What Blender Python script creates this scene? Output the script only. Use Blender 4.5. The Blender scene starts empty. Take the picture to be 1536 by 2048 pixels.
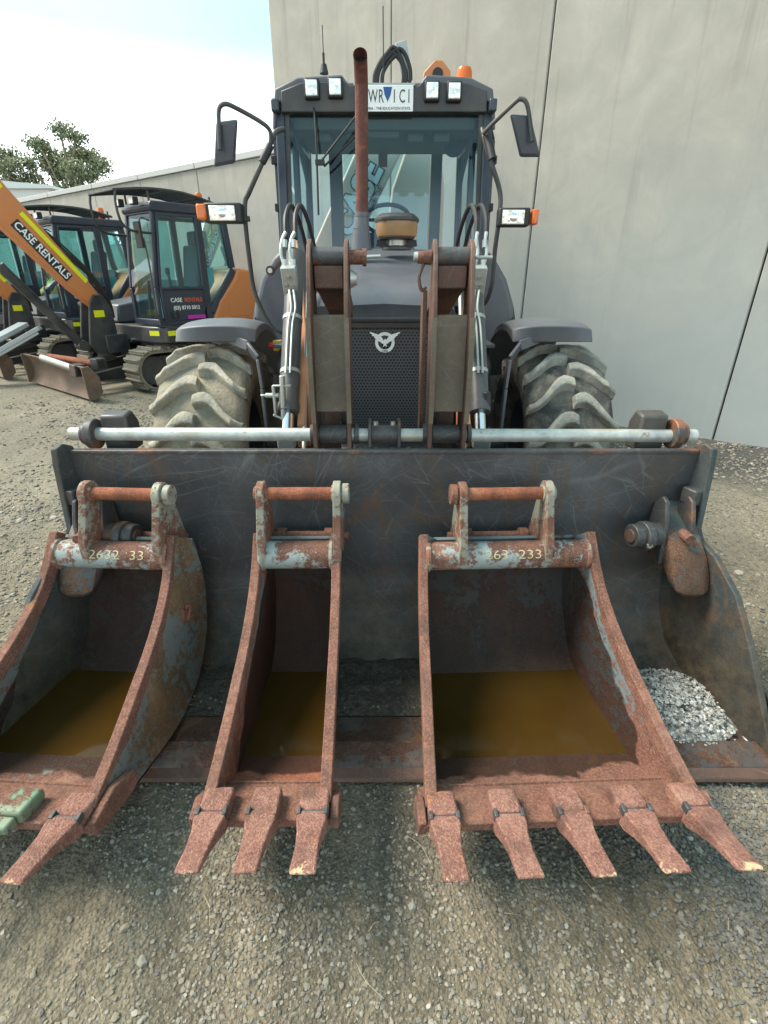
import bpy, bmesh, math, random
import numpy as np
from mathutils import Vector, Matrix, noise
random.seed(7)
R = math.radians
sc = bpy.context.scene
col = sc.collection
# ---------------------------------------------------------------- camera
CAMH, PITCH, FPX = 1.45, R(25.0), 993.0
cd = bpy.data.cameras.new('camera'); cam = bpy.data.objects.new('camera', cd); col.objects.link(cam)
cam.location = (0, 0, CAMH); cam.rotation_euler = (R(90)-PITCH, 0, 0)
cd.sensor_fit = 'VERTICAL'; cd.sensor_height = 36; cd.lens = 36*FPX/2048
cd.clip_start = .05; cd.clip_end = 2000
sc.camera = cam
# ---------------------------------------------------------------- world, sun, exposure
SUN_EL, SUN_DIR = R(52), Vector((-.62, .12, 0)).normalized()
w = bpy.data.worlds.new('World'); sc.world = w; w.use_nodes = True
nt = w.node_tree; bg = nt.nodes['Background']
sky = nt.nodes.new('ShaderNodeTexSky'); sky.sky_type = 'NISHITA'; sky.sun_disc = False
sky.sun_elevation = SUN_EL
sky.sun_rotation = math.atan2(SUN_DIR.x, SUN_DIR.y)
sky.air_density = 1.0; sky.dust_density = 2.2; sky.ozone_density = 1.4; sky.altitude = 50
tc = nt.nodes.new('ShaderNodeTexCoord'); mp = nt.nodes.new('ShaderNodeMapping'); mp.inputs['Scale'].default_value = (1, 1, 2.6)
cn = nt.nodes.new('ShaderNodeTexNoise'); cn.inputs['Scale'].default_value = 2.1; cn.inputs['Detail'].default_value = 5; cn.inputs['Roughness'].default_value = .5
cr = nt.nodes.new('ShaderNodeValToRGB'); cr.color_ramp.elements[0].position = .36; cr.color_ramp.elements[1].position = .66
cr.color_ramp.elements[0].color = (.62,)*3+(1,); cr.color_ramp.elements[1].color = (.94,)*3+(1,)
mx = nt.nodes.new('ShaderNodeMix'); mx.data_type = 'RGBA'
nt.links.new(tc.outputs['Generated'], mp.inputs[0]); nt.links.new(mp.outputs[0], cn.inputs['Vector']); nt.links.new(cn.outputs[0], cr.inputs[0])
sx_ = nt.nodes.new('ShaderNodeSeparateXYZ'); nt.links.new(tc.outputs['Generated'], sx_.inputs[0])
er = nt.nodes.new('ShaderNodeValToRGB'); er.color_ramp.elements[0].position = .08; er.color_ramp.elements[1].position = .31
er.color_ramp.elements[0].color = (1, 1, 1, 1); er.color_ramp.elements[1].color = (.19, .325, .335, 1); nt.links.new(sx_.outputs[2], er.inputs[0])
vm = nt.nodes.new('ShaderNodeVectorMath'); vm.operation = 'MULTIPLY'; vm.inputs[1].default_value = (7.3, 7.0, 6.6); nt.links.new(er.outputs[0], vm.inputs[0])
nt.links.new(cr.outputs[0], mx.inputs[0]); nt.links.new(sky.outputs[0], mx.inputs[6]); nt.links.new(vm.outputs[0], mx.inputs[7])
nt.links.new(mx.outputs[2], bg.inputs[0]); bg.inputs[1].default_value = .105
sl = bpy.data.lights.new('sun', 'SUN'); sun = bpy.data.objects.new('sun', sl); col.objects.link(sun)
sl.energy = 1.5; sl.angle = R(24); sl.color = (1, .91, .77)
sd = Vector((SUN_DIR.x*math.cos(SUN_EL), SUN_DIR.y*math.cos(SUN_EL), math.sin(SUN_EL)))
sun.rotation_euler = sd.to_track_quat('Z', 'Y').to_euler(); sun.location = sd*30
sc.view_settings.view_transform = 'Standard'; sc.view_settings.look = 'None'
sc.view_settings.gamma = 1; sc.view_settings.use_curve_mapping = False
sc.view_settings.exposure = 2.22
sc.render.engine = 'CYCLES'

def at(u, v, Y):
    """photo pixel + real distance -> point in the yard"""
    yc = (1024-v)/FPX; c, s = math.cos(PITCH), math.sin(PITCH)
    t = Y/(c+yc*s)
    return Vector(((u-768)/FPX*t, Y, CAMH+(-s+yc*c)*t))

# ---------------------------------------------------------------- materials
class MT:
    def __init__(s, name, space='Object'):
        s.m = bpy.data.materials.new(name); s.m.use_nodes = True; s.t = s.m.node_tree
        s.b = s.t.nodes['Principled BSDF']; s.c = s.t.nodes.new('ShaderNodeTexCoord').outputs[space]
    def N(s, ty, ins=None, **kw):
        n = s.t.nodes.new(ty)
        for k, v in kw.items(): setattr(n, k, v)
        for k, v in (ins or {}).items(): s.put(n.inputs[k], v)
        return n
    def put(s, i, v):
        if isinstance(v, bpy.types.NodeSocket): s.t.links.new(v, i)
        else:
            if isinstance(v, tuple) and len(v) == 3 and i.type == 'RGBA': v = v+(1,)
            i.default_value = v
    def vec(s, sc=(1, 1, 1), rot=(0, 0, 0), loc=(0, 0, 0)):
        return s.N('ShaderNodeMapping', {0: s.c, 'Scale': sc, 'Rotation': rot, 'Location': loc}).outputs[0]
    def noise(s, scale, detail=5, rough=.6, dist=0, vec=None):
        return s.N('ShaderNodeTexNoise', {'Vector': vec or s.c, 'Scale': scale, 'Detail': detail, 'Roughness': rough, 'Distortion': dist}).outputs[0]
    def vor(s, scale, feature='F1', vec=None, out='Distance', rnd=1.0):
        return s.N('ShaderNodeTexVoronoi', {'Vector': vec or s.c, 'Scale': scale, 'Randomness': rnd}, feature=feature).outputs[out]
    def ramp(s, f, *st):
        n = s.N('ShaderNodeValToRGB', {0: f}); e = n.color_ramp.elements
        for i, (p, c) in enumerate(st):
            if not isinstance(c, tuple): c = (c, c, c)
            if i < 2: e[i].position = p; e[i].color = c+(1,)
            else: x = e.new(p); x.color = c+(1,)
        return n.outputs[0]
    def mix(s, f, a, b, mode='MIX'):
        n = s.N('ShaderNodeMix', {0: f, 6: a, 7: b}, data_type='RGBA', blend_type=mode); return n.outputs[2]
    def math(s, op, a, b=0.0, c=0.0):
        return s.N('ShaderNodeMath', {0: a, 1: b, 2: c}, operation=op).outputs[0]
    def sep(s, v=None):
        return s.N('ShaderNodeSeparateXYZ', {0: v or s.c}).outputs
    def bump(s, h, st=.5, d=.01, nrm=None):
        ins = {'Height': h, 'Strength': st, 'Distance': d}
        if nrm: ins['Normal'] = nrm
        return s.N('ShaderNodeBump', ins).outputs[0]
    def done(s, col=None, rough=.6, metal=0.0, nrm=None, **kw):
        if col is not None: s.put(s.b.inputs['Base Color'], col)
        s.put(s.b.inputs['Roughness'], rough); s.put(s.b.inputs['Metallic'], metal)
        if nrm: s.put(s.b.inputs['Normal'], nrm)
        for k, v in kw.items(): s.put(s.b.inputs[k.replace('_', ' ')], v)
        return s.m

def m_paint(name, c, rough=.4, dust=.35, dcol=(.30, .27, .22), bump=.05, spec=.5):
    m = MT(name); n = m.noise(3.5, 8, .65); n2 = m.noise(60, 3, .6)
    f = m.math('MULTIPLY', m.ramp(n, (.38, 0.0), (.75, 1.0)), dust)
    cc = m.mix(f, c, dcol)
    cc = m.mix(m.ramp(n2, (.3, .12), (.7, 0.0)), cc, (c[0]*.5, c[1]*.5, c[2]*.5))
    return m.done(cc, m.ramp(n, (.2, rough*.8), (.8, min(1, rough*1.5))), 0, m.bump(n2, bump, .003))

def m_rust(name, paint=None, amount=.6, lo=(.085, .038, .028), mid=(.185, .084, .060), hi=(.32, .175, .130), wet=None, zedge=None, seed=0.0, bstr=.55, tips=False):
    m = MT(name)
    v = m.vec(loc=(seed, seed*2, 0))
    a = m.noise(5, 9, .62, vec=v); g = m.noise(150, 4, .7, vec=v); g2 = m.vor(210, vec=v)
    rust = m.ramp(a, (.28, lo), (.52, mid), (.74, tuple(x*.85 for x in hi)))
    rust = m.mix(m.ramp(m.noise(17, 8, .7, vec=v), (.42, .6), (.60, 0.0)), rust, lo)
    rust = m.mix(m.ramp(g, (.44, 0.0), (.62, .5)), rust, hi)
    rust = m.mix(m.ramp(g2, (.12, .6), (.35, 0.0)), rust, lo)
    stn = m.noise(6, 8, .68, .5, vec=m.vec((2.0, 1.2, .30), (.5, 0, 0), (seed, 0, 1)))
    rust = m.mix(m.ramp(stn, (.50, 0.0), (.66, .75)), rust, m.mix(.5, lo, (.07, .055, .045)))
    rust = m.mix(m.ramp(stn, (.30, .45), (.42, 0.0)), rust, m.mix(.5, hi, (.30, .22, .17)))
    og = m.noise(9, 6, .6, 1.2, vec=v)
    rust = m.mix(m.ramp(og, (.60, 0.0), (.78, .5)), rust, (.42, .19, .06))
    h = m.math('ADD', m.math('MULTIPLY', g, .7), m.math('MULTIPLY', g2, .5))
    c = rust; ro = .85
    if paint:
        p = m.noise(3.2, 10, .68, .6, vec=v); pf = m.noise(45, 6, .7, vec=v)
        f = m.math('ADD', p, m.math('MULTIPLY', m.math('SUBTRACT', pf, .5), .6))
        if zedge:
            z = m.sep()[2]; f = m.math('ADD', f, m.math('MULTIPLY', m.math('SUBTRACT', z, zedge), .55))
        t = 1-amount
        k = m.ramp(f, (.3+.4*(amount)-.03, 0.0), (.3+.4*(amount)+.03, 1.0))
        pc = m.mix(m.ramp(m.noise(8, 6, .7, vec=v), (.3, 0.0), (.75, 1.0)), paint, tuple(x*.55+.05 for x in paint))
        pc = m.mix(m.ramp(m.noise(14, 4, .5, vec=m.vec((1, 1, .2))), (.5, 0.0), (.8, .35)), pc, (.28, .15, .09))
        c = m.mix(k, rust, pc); h = m.mix(k, h, m.math('MULTIPLY', pf, .12))
        ro = m.ramp(k, (0, .85), (1, .5))
    if wet is not None:
        z = m.sep()[2]
        zz = m.math('MULTIPLY_ADD', m.math('ADD', m.sep()[1], .20), -.62, z)
        zz = m.math('ADD', zz, m.math('MULTIPLY', m.math('SUBTRACT', m.noise(6, 4, .5, .6, vec=v), .5), .16))
        k = m.ramp(m.math('SUBTRACT', zz, wet-.5), (.495, 1.0), (.508, 0.0))
        c = m.mix(k, c, m.mix(.84, c, (.016, .008, .005)))
        ro = m.mix(k, (.85,)*3, (.62,)*3)
    if tips:
        y = m.sep()[1]; k = m.math('ADD', m.math('MULTIPLY', m.math('ADD', y, .535), -6.0), m.math('MULTIPLY', m.math('SUBTRACT', m.noise(28, 7, .7, vec=v), .5), 1.9))
        c = m.mix(m.ramp(k, (.26, 0.0), (.40, .7)), c, m.mix(g, (.62, .38, .18), (.72, .62, .44)))
    return m.done(c, ro, 0, m.bump(h, bstr, .004), Specular_IOR_Level=.28)

def m_steel(name, base=(.055, .06, .068), scr=(.19, .20, .20), rustc=(.24, .10, .05), rust=.3, mud=0.0, rough=.42):
    m = MT(name)
    n = m.noise(2.2, 9, .62, .4); fine = m.noise(70, 5, .7)
    c = m.ramp(n, (.3, tuple(x*.62 for x in base)), (.55, base), (.78, tuple(min(1, x*1.7+.01) for x in base)))
    sc_ = None
    for i, (rot, s) in enumerate([((0, .3, 0), 5), ((0, -.8, .2), 9), ((.2, 1.2, 0), 7), ((0, .05, 0), 13), ((.1, -1.3, .4), 11), ((.1, .7, .1), 16), ((.1, -.45, .1), 19)]):
        vv = m.vec((1, 1, 1), rot, (i*3.1, i*1.7, i))
        warp = m.noise(1.6, 3, .5, vec=vv)
        v2 = m.N('ShaderNodeVectorMath', {0: vv, 1: m.N('ShaderNodeCombineXYZ', {0: m.math('MULTIPLY', warp, .25), 2: m.math('MULTIPLY', warp, -.18)}).outputs[0]}, operation='ADD').outputs[0]
        v3 = m.N('ShaderNodeMapping', {0: v2, 'Scale': (.13, 1, 1.6)}).outputs[0]
        e = m.vor(s, 'DISTANCE_TO_EDGE', v3)
        msk = m.ramp(m.noise(2.7, 3, .6, vec=vv), (.46, 0.0), (.62, 1.0))
        l = m.math('MULTIPLY', m.ramp(e, (.0, 1.0), (.013, 0.0)), msk)
        sc_ = l if sc_ is None else m.math('MAXIMUM', sc_, l)
    c = m.mix(m.math('MULTIPLY', sc_, .38), c, scr)
    rn = m.noise(3.3, 9, .7, .8, vec=m.vec(loc=(5, 2, 1)))
    c = m.mix(m.ramp(rn, (.60-.1*rust, 0.0), (.74-.1*rust, rust*2.0)), c, rustc)
    if mud:
        z = m.sep()[2]
        sk = m.noise(7, 8, .7, .3, vec=m.vec((2.2, 2.2, .35), (.1, .15, 0)))
        c = m.mix(m.ramp(sk, (.50, 0.0), (.70, .65)), c, (.105, .070, .045))
        sp = m.noise(26, 7, .75, .5)
        c = m.mix(m.ramp(sp, (.60, 0.0), (.68, .55)), c, (.20, .115, .07))
        k = m.math('ADD', m.math('MULTIPLY', m.noise(4, 8, .65), .5), m.math('MULTIPLY', z, -.55))
        c = m.mix(m.ramp(k, (-.02, 0.0), (.22, mud)), c, m.mix(m.ramp(m.noise(13, 9, .75), (.35, 0.0), (.68, 1.0)), (.020, .017, .014), (.125, .092, .055)))
    return m.done(c, m.ramp(fine, (.3, rough), (.7, rough+.25)), .25, m.bump(m.math('ADD', fine, m.math('MULTIPLY', n, 2)), .25, .004))

def m_plain(name, c, rough=.5, metal=0.0, **kw):
    m = MT(name); n = m.noise(40, 4, .6)
    return m.done(m.mix(m.ramp(n, (.3, .25), (.7, 0.0)), c, tuple(x*.6 for x in c)), rough, metal, m.bump(n, .08, .002), **kw)

def m_glass(name, tint=(.62, .82, .86), refl=.9, dirt=.12, rough=.02):
    m = MT(name); m.t.nodes.remove(m.b); out = m.t.nodes['Material Output']
    tr = m.N('ShaderNodeBsdfTransparent', {0: tint}); gl = m.N('ShaderNodeBsdfGlossy', {0: (.85, .93, 1), 1: rough})
    df = m.N('ShaderNodeBsdfDiffuse', {0: (.28, .31, .32)})
    lw = m.N('ShaderNodeLayerWeight', {0: .32}).outputs[0]
    fr = m.math('MULTIPLY_ADD', lw, refl*.6, .035)
    a = m.N('ShaderNodeMixShader', {0: fr, 1: tr.outputs[0], 2: gl.outputs[0]})
    b = m.N('ShaderNodeMixShader', {0: m.math('MULTIPLY', m.ramp(m.noise(3, 7, .65), (.3, .1), (.75, 1.0)), dirt), 1: a.outputs[0], 2: df.outputs[0]})
    m.t.links.new(b.outputs[0], out.inputs[0]); return m.m

def m_ground():
    m = MT('gravel_yard_dirt')
    a = m.noise(.55, 7, .6, .5); b = m.noise(4, 8, .65); f = m.noise(140, 3, .7); v = m.vor(95); v2 = m.vor(38)
    tr = m.noise(1.0, 6, .6, .4, vec=m.vec((4.2, .5, 1), (0, 0, R(-48))))
    c = m.ramp(b, (.28, (.135, .108, .076)), (.5, (.235, .190, .132)), (.75, (.350, .290, .205)))
    c = m.mix(m.ramp(a, (.40, 0.0), (.58, .85)), c, (.315, .270, .195))
    c = m.mix(m.ramp(tr, (.36, .7), (.52, 0.0)), c, (.095, .086, .068)); c = m.mix(m.ramp(tr, (.54, 0.0), (.68, .6)), c, (.33, .29, .20))
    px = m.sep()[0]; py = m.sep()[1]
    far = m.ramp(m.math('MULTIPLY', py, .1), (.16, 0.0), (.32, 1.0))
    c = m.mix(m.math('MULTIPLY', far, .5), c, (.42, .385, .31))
    # ground colour turns darker grey in a band along the foot of the concrete wall
    dw = m.math('ADD', m.math('MULTIPLY', px, .583), m.math('MULTIPLY', py, .813))
    dw = m.math('ADD', dw, m.math('MULTIPLY', m.math('SUBTRACT', b, .5), 1.0))
    k = m.math('MULTIPLY', m.ramp(m.math('MULTIPLY', dw, .1), (.43, 0.0), (.50, 1.0)), m.ramp(m.math('MULTIPLY', px, .1), (.05, 0.0), (.15, 1.0)))
    c = m.mix(k, c, (.085, .087, .090))
    c = m.mix(m.ramp(v, (.10, .45), (.42, 0.0)), c, (.33, .32, .28))
    c = m.mix(m.ramp(v2, (.45, 0.0), (.8, .5)), c, (.070, .064, .05))
    c = m.mix(m.ramp(f, (.35, .5), (.6, 0.0)), c, (.07, .065, .05))
    h = m.math('ADD', m.math('MULTIPLY', v, -.8), m.math('ADD', f, m.math('MULTIPLY', b, 1.4)))
    return m.done(c, .95, 0, m.bump(h, .9, .012), Specular_IOR_Level=.25)

def m_concrete(name, warm=1.0):
    m = MT(name)
    a = m.noise(.7, 7, .6, .5); b = m.noise(2.6, 9, .66, .6); f = m.noise(90, 4, .6)
    st = m.noise(2.4, 6, .6, .3, vec=m.vec((3.0, 3.0, .16))); st2 = m.noise(6, 5, .6, vec=m.vec((4.5, 4.5, .12)))
    c = m.ramp(a, (.3, (.285, .270, .238)), (.5, (.355, .340, .302)), (.72, (.42, .40, .352)))
    c = m.mix(m.ramp(b, (.36, .35), (.60, 0.0)), c, (.25, .25, .23))
    c = m.mix(m.ramp(b, (.6, 0.0), (.8, .4)), c, (.48, .47, .43))
    z = m.sep()[2]
    c = m.mix(m.ramp(m.math('ADD', m.math('MULTIPLY', z, .2), m.math('MULTIPLY', a, .5)), (.38, .65), (.80, 0.0)), c, (.33, .38, .40))  # bluish sky light low on the wall, plus some staining, mixed into the colour
    top = m.ramp(m.math('MULTIPLY', z, .1), (.16, .2), (.31, 1.0))
    c = m.mix(m.math('MULTIPLY', m.ramp(st, (.55, 0.0), (.76, .5)), top), c, (.13, .125, .115))
    c = m.mix(m.ramp(st2, (.60, 0.0), (.78, .15)), c, (.18, .17, .16))
    return m.done(c, .85, 0, m.bump(m.math('ADD', f, m.math('MULTIPLY', b, 2)), .2, .006), Specular_IOR_Level=.3)

def m_tyre(name, mud, amt):
    m = MT(name); n = m.noise(6, 8, .65, .5); f = m.noise(70, 4, .7); c2 = m.noise(13, 8, .75)
    base = m.mix(m.ramp(f, (.3, 0.0), (.7, 1.0)), (.035, .035, .038), (.075, .073, .07))
    mc = m.ramp(c2, (.3, tuple(x*.62 for x in mud)), (.55, mud), (.75, tuple(min(1, x*1.3) for x in mud)))
    g = m.mix(m.ramp(m.noise(11, 5, .6), (.5, 0.0), (.68, .6)), mc, (.20, .225, .22))
    k = m.ramp(n, (.62-amt*.6, 0.0), (.72-amt*.5, 1.0))
    return m.done(m.mix(k, base, g), .85, 0, m.bump(m.math('ADD', f, m.math('MULTIPLY', c2, 3)), .8, .010))

def m_galv():
    m = MT('weathered_galvanised_pipe'); n = m.noise(14, 8, .7); x = m.noise(5, 6, .65, vec=m.vec((.6, 3, 3)))
    z = m.N('ShaderNodeNewGeometry').outputs['Normal']; 
    c = m.ramp(n, (.3, (.27, .29, .29)), (.6, (.50, .52, .50)), (.8, (.62, .62, .58)))
    c = m.mix(m.ramp(x, (.50, 0.0), (.68, .8)), c, (.38, .31, .18))
    c = m.mix(m.ramp(m.noise(19, 7, .7), (.63, 0.0), (.72, .85)), c, (.25, .11, .05))
    return m.done(c, .48, .35, m.bump(n, .2, .003))

def m_grille():
    m = MT('perforated_black_grille'); s = m.sep()
    x = m.math('MULTIPLY', s[0], 62.0); z = m.math('MULTIPLY', s[2], 72.0)
    row = m.math('MODULO', m.math('FLOOR', z), 2.0)
    fx = m.math('SUBTRACT', m.math('FRACT', m.math('ADD', m.math('ADD', x, m.math('MULTIPLY', row, .5)), 100.0)), .5)
    fz = m.math('SUBTRACT', m.math('FRACT', z), .5)
    d = m.math('SQRT', m.math('ADD', m.math('MULTIPLY', fx, fx), m.math('MULTIPLY', fz, fz)))
    k = m.ramp(d, (.28, 0.0), (.36, 1.0))
    return m.done(m.mix(k, (.004, .004, .005), (.075, .08, .09)), .45, .1, m.bump(k, .6, .004))

def m_leaf(name, a, b):
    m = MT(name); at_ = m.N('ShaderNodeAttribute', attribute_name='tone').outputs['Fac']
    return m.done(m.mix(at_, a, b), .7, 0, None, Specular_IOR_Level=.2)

def m_stone():
    m = MT('mixed_gravel_stones'); t = m.N('ShaderNodeAttribute', attribute_name='tone').outputs['Fac']
    n = m.noise(90, 4, .6)
    c = m.ramp(t, (0, (.11, .105, .10)), (.3, (.18, .168, .15)), (.55, (.235, .207, .158)), (.8, (.28, .26, .22)), (.95, (.38, .355, .30)), (1.0, (.50, .47, .42)))
    c = m.mix(m.ramp(n, (.35, .4), (.65, 0.0)), c, m.mix(.5, c, (.10, .09, .065)))
    return m.done(c, .88, 0, m.bump(n, .4, .003), Specular_IOR_Level=.3)

def m_lens(name, a, b):
    m = MT(name); n = m.vor(38); n2 = m.noise(30, 4, .6)
    return m.done(m.mix(m.ramp(n2, (.35, 0.0), (.6, 1.0)), a, b), .1, .35, m.bump(m.math('ADD', n, n2), .5, .006))
M = {}
M['ground'] = m_ground(); M['concrete'] = m_concrete('weathered_concrete_panel')
M['stone'] = m_stone()
M['cap'] = m_plain('pale_concrete_coping', (.45, .46, .45), .8)
M['joint'] = m_plain('dark_joint_sealant', (.05, .05, .055), .8)
M['rust'] = m_rust('pinkish_rust_steel')
M['rust_tooth'] = m_rust('rust_tooth_steel', lo=(.12, .052, .042), mid=(.235, .110, .088), hi=(.42, .24, .18), seed=4.0, bstr=1.0, tips=True)
M['rust_o'] = m_rust('orange_rust_steel', lo=(.14, .042, .024), mid=(.27, .088, .046), hi=(.38, .165, .10), seed=2.0)
M['shellA'] = m_rust('rusted_grey_bucket_shell', (.15, .185, .175), .50, wet=.125, zedge=.3, seed=1.0)
M['shellB'] = m_rust('rust_bucket_shell', (.17, .19, .19), .72, lo=(.13, .04, .022), mid=(.26, .085, .045), wet=.125, zedge=.3, seed=3.0)
M['shellC'] = m_rust('blue_grey_bucket_shell', (.14, .185, .20), .55, wet=.125, zedge=.3, seed=6.0)
M['tube'] = m_rust('chipped_pale_blue_paint', (.33, .39, .38), .50, seed=8.5, bstr=.35)
M['ear'] = m_rust('flaking_cream_ear_plate', (.30, .30, .24), .56, lo=(.15, .055, .03), seed=9.0)
M['outer'] = m_rust('muddy_green_grey_side', (.13, .16, .16), .50, lo=(.07, .045, .028), mid=(.17, .095, .05), hi=(.30, .19, .09), seed=11.0)
M['green'] = m_rust('green_painted_adapter', (.16, .26, .17), .40, seed=5.0)
M['blk'] = m_steel('scuffed_black_steel', base=(.074, .078, .085), scr=(.26, .27, .27), mud=.8, rust=.5, rustc=(.13, .075, .05))
M['blk2'] = m_steel('worn_dark_steel', (.06, .061, .064), rust=.75)
M['brown'] = m_steel('greasy_brown_worn_steel', (.14, .118, .088), (.27, .24, .20), (.20, .085, .05), rust=.3, rough=.45)
M['rbrown'] = m_steel('rust_brown_plate', (.105, .060, .046), (.22, .17, .14), (.20, .085, .055), rust=.6, rough=.55)
M['sideblk'] = m_steel('dark_muddy_side_plate', (.050, .062, .064), (.20, .19, .17), (.16, .085, .045), mud=.9, rust=.5, rough=.55)
M['coverm'] = m_rust('rust_streaked_cover', (.060, .078, .082), .45, lo=(.05, .03, .022), mid=(.12, .06, .04), hi=(.24, .13, .08), seed=13.0, bstr=.4)
M['floor'] = m_rust('brown_bucket_floor', (.055, .045, .04), .58, lo=(.035, .02, .014), mid=(.085, .042, .028), hi=(.16, .085, .06), seed=7.0)
M['grey'] = m_paint('dark_grey_machine_paint', (.075, .082, .102), .34, .20)
M['grey2'] = m_paint('satin_grey_fender', (.085, .095, .115), .42, .2)
M['black'] = m_paint('black_machine_paint', (.022, .024, .028), .38, .25)
M['navy'] = m_paint('dark_cab_paint', (.024, .034, .056), .28, .08)
M['orange'] = m_paint('orange_machine_paint', (.60, .205, .06), .35, .12)
M['orange2'] = m_paint('dusty_orange_paint', (.50, .19, .07), .45, .35)
M['tan'] = m_paint('faded_tan_boom', (.78, .52, .40), .6, .2, (.6, .45, .36))
M['yellow'] = m_plain('hi_vis_yellow', (.80, .78, .01), .45)
M['yel2'] = m_paint('yellow_machine_paint', (.60, .42, .04), .45, .3)
M['pink'] = m_plain('magenta_tape', (.55, .03, .42), .4)
M['white'] = m_plain('white_lettering', (.85, .86, .85), .45)
M['redtxt'] = m_plain('red_orange_lettering', (.65, .12, .04), .45)
M['red'] = m_plain('red_plastic', (.60, .03, .02), .35)
M['amber'] = m_plain('amber_lens', (.85, .18, .02), .15, Transmission_Weight=.25)
M['lens'] = m_lens('headlamp_lens', (.62, .60, .50), (.90, .90, .84))
M['lensw'] = m_lens('bright_work_lamp_lens', (.70, .74, .78), (.97, .98, .98))
M['rubber'] = m_plain('black_rubber', (.018, .018, .02), .55)
M['inside'] = m_plain('dark_cab_interior', (.04, .062, .095), .7)
M['chrome'] = m_plain('chrome_rod', (.75, .77, .79), .15, 1.0)
M['zinc'] = m_plain('zinc_plated_fitting', (.46, .48, .46), .42, .6)
M['bolt'] = m_plain('dull_bolt_steel', (.42, .42, .40), .4, .8)
M['cyl'] = m_paint('grimy_black_cylinder', (.050, .053, .060), .35, .35)
M['galv'] = m_galv(); M['grille'] = m_grille()
M['glass'] = m_glass('tinted_windscreen_glass', (.66, .87, .97), .60, .03)
M['glass2'] = m_glass('green_cab_glass', (.68, .90, .90), 1.0, .05)
M['mirror'] = m_plain('mirror_back_plastic', (.055, .065, .085), .28)
M['tyreL'] = m_tyre('tyre_caked_in_tan_mud', (.29, .255, .19), .85); M['lugL'] = m_tyre('mud_caked_lug', (.43, .395, .315), .93)
M['tyreR'] = m_tyre('tyre_side_rubber', (.20, .185, .15), .32)
M['lugR'] = m_tyre('dusty_tyre_lug', (.36, .355, .31), .85)
M['track'] = m_tyre('dusty_track_pad', (.25, .215, .16), .8)
M['exh'] = m_rust('rusty_exhaust_pipe', lo=(.085, .035, .03), mid=(.13, .052, .042), hi=(.19, .085, .07), seed=12.0, bstr=.2)
M['pre'] = m_paint('dusty_amber_bowl', (.30, .17, .08), .2, .5, (.45, .33, .2))
M['blade'] = m_steel('scraped_blade_steel', (.16, .108, .078), (.36, .33, .28), (.20, .09, .05), rust=.6, rough=.55)
M['chalk'] = m_plain('pale_yellow_paint_marker', (.50, .44, .27), .8)
M['chalk2'] = m_plain('faded_red_marking', (.27, .09, .07), .7)
M['bark'] = m_plain('pale_gum_bark', (.26, .22, .17), .9)
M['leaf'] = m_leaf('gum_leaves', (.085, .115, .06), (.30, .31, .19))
M['leaf2'] = m_leaf('olive_bush_leaves', (.06, .07, .022), (.22, .20, .06))
M['straw'] = m_plain('dry_straw', (.42, .36, .22), .8)
M['shed'] = m_plain('white_sheet_roof', (.7, .72, .72), .6)
M['paper'] = m_plain('cyan_paper', (.25, .60, .72), .6)
M['silver'] = m_paint('galvanised_ramp', (.40, .44, .45), .4, .2)
def m_water():
    m = MT('muddy_brown_water'); n = m.noise(3, 4, .5)
    c = m.mix(m.ramp(n, (.3, 0.0), (.7, 1.0)), (.034, .018, .004), (.052, .028, .006))
    return m.done(c, .07, 0, m.bump(m.noise(25, 2, .5), .03, .002), Specular_IOR_Level=.36)
M['water'] = m_water()
def m_rubble():
    m = MT('white_crushed_rubble'); n = m.noise(40, 6, .7); v = m.vor(60)
    c = m.ramp(n, (.3, (.16, .15, .13)), (.48, (.34, .34, .32)), (.68, (.64, .65, .64)))
    return m.done(m.mix(m.ramp(v, (.45, 0.0), (.7, .6)), c, (.1, .1, .09)), .8, 0, m.bump(v, .6, .01))
M['rubble'] = m_rubble()
def m_dirt():
    m = MT('damp_dirt_and_grit'); n = m.noise(35, 7, .7); v = m.vor(70)
    c = m.ramp(n, (.3, (.022, .019, .016)), (.55, (.055, .048, .038)), (.75, (.13, .12, .10)))
    return m.done(m.mix(m.ramp(v, (.1, .3), (.3, 0.0)), c, (.2, .19, .16)), .9, 0, m.bump(m.math('ADD', n, v), .8, .01))
M['dirt'] = m_dirt()

# ---------------------------------------------------------------- mesh builder
ORG = {}
def thing(name, label, cat, loc=(0, 0, 0), rz=0, group=None):
    o = bpy.data.objects.new(name, None); col.objects.link(o); o.location = loc; o.rotation_euler = (0, 0, rz)
    o.empty_display_size = .2
    o['label'] = label; o['category'] = cat
    if group: o['group'] = group
    ORG[o.name] = Vector(loc) if rz == 0 else Vector((0, 0, 0))
    return o
def thing_local(*a, **k):
    o = thing(*a, **k); ORG[o.name] = Vector((0, 0, 0)); return o

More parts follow.
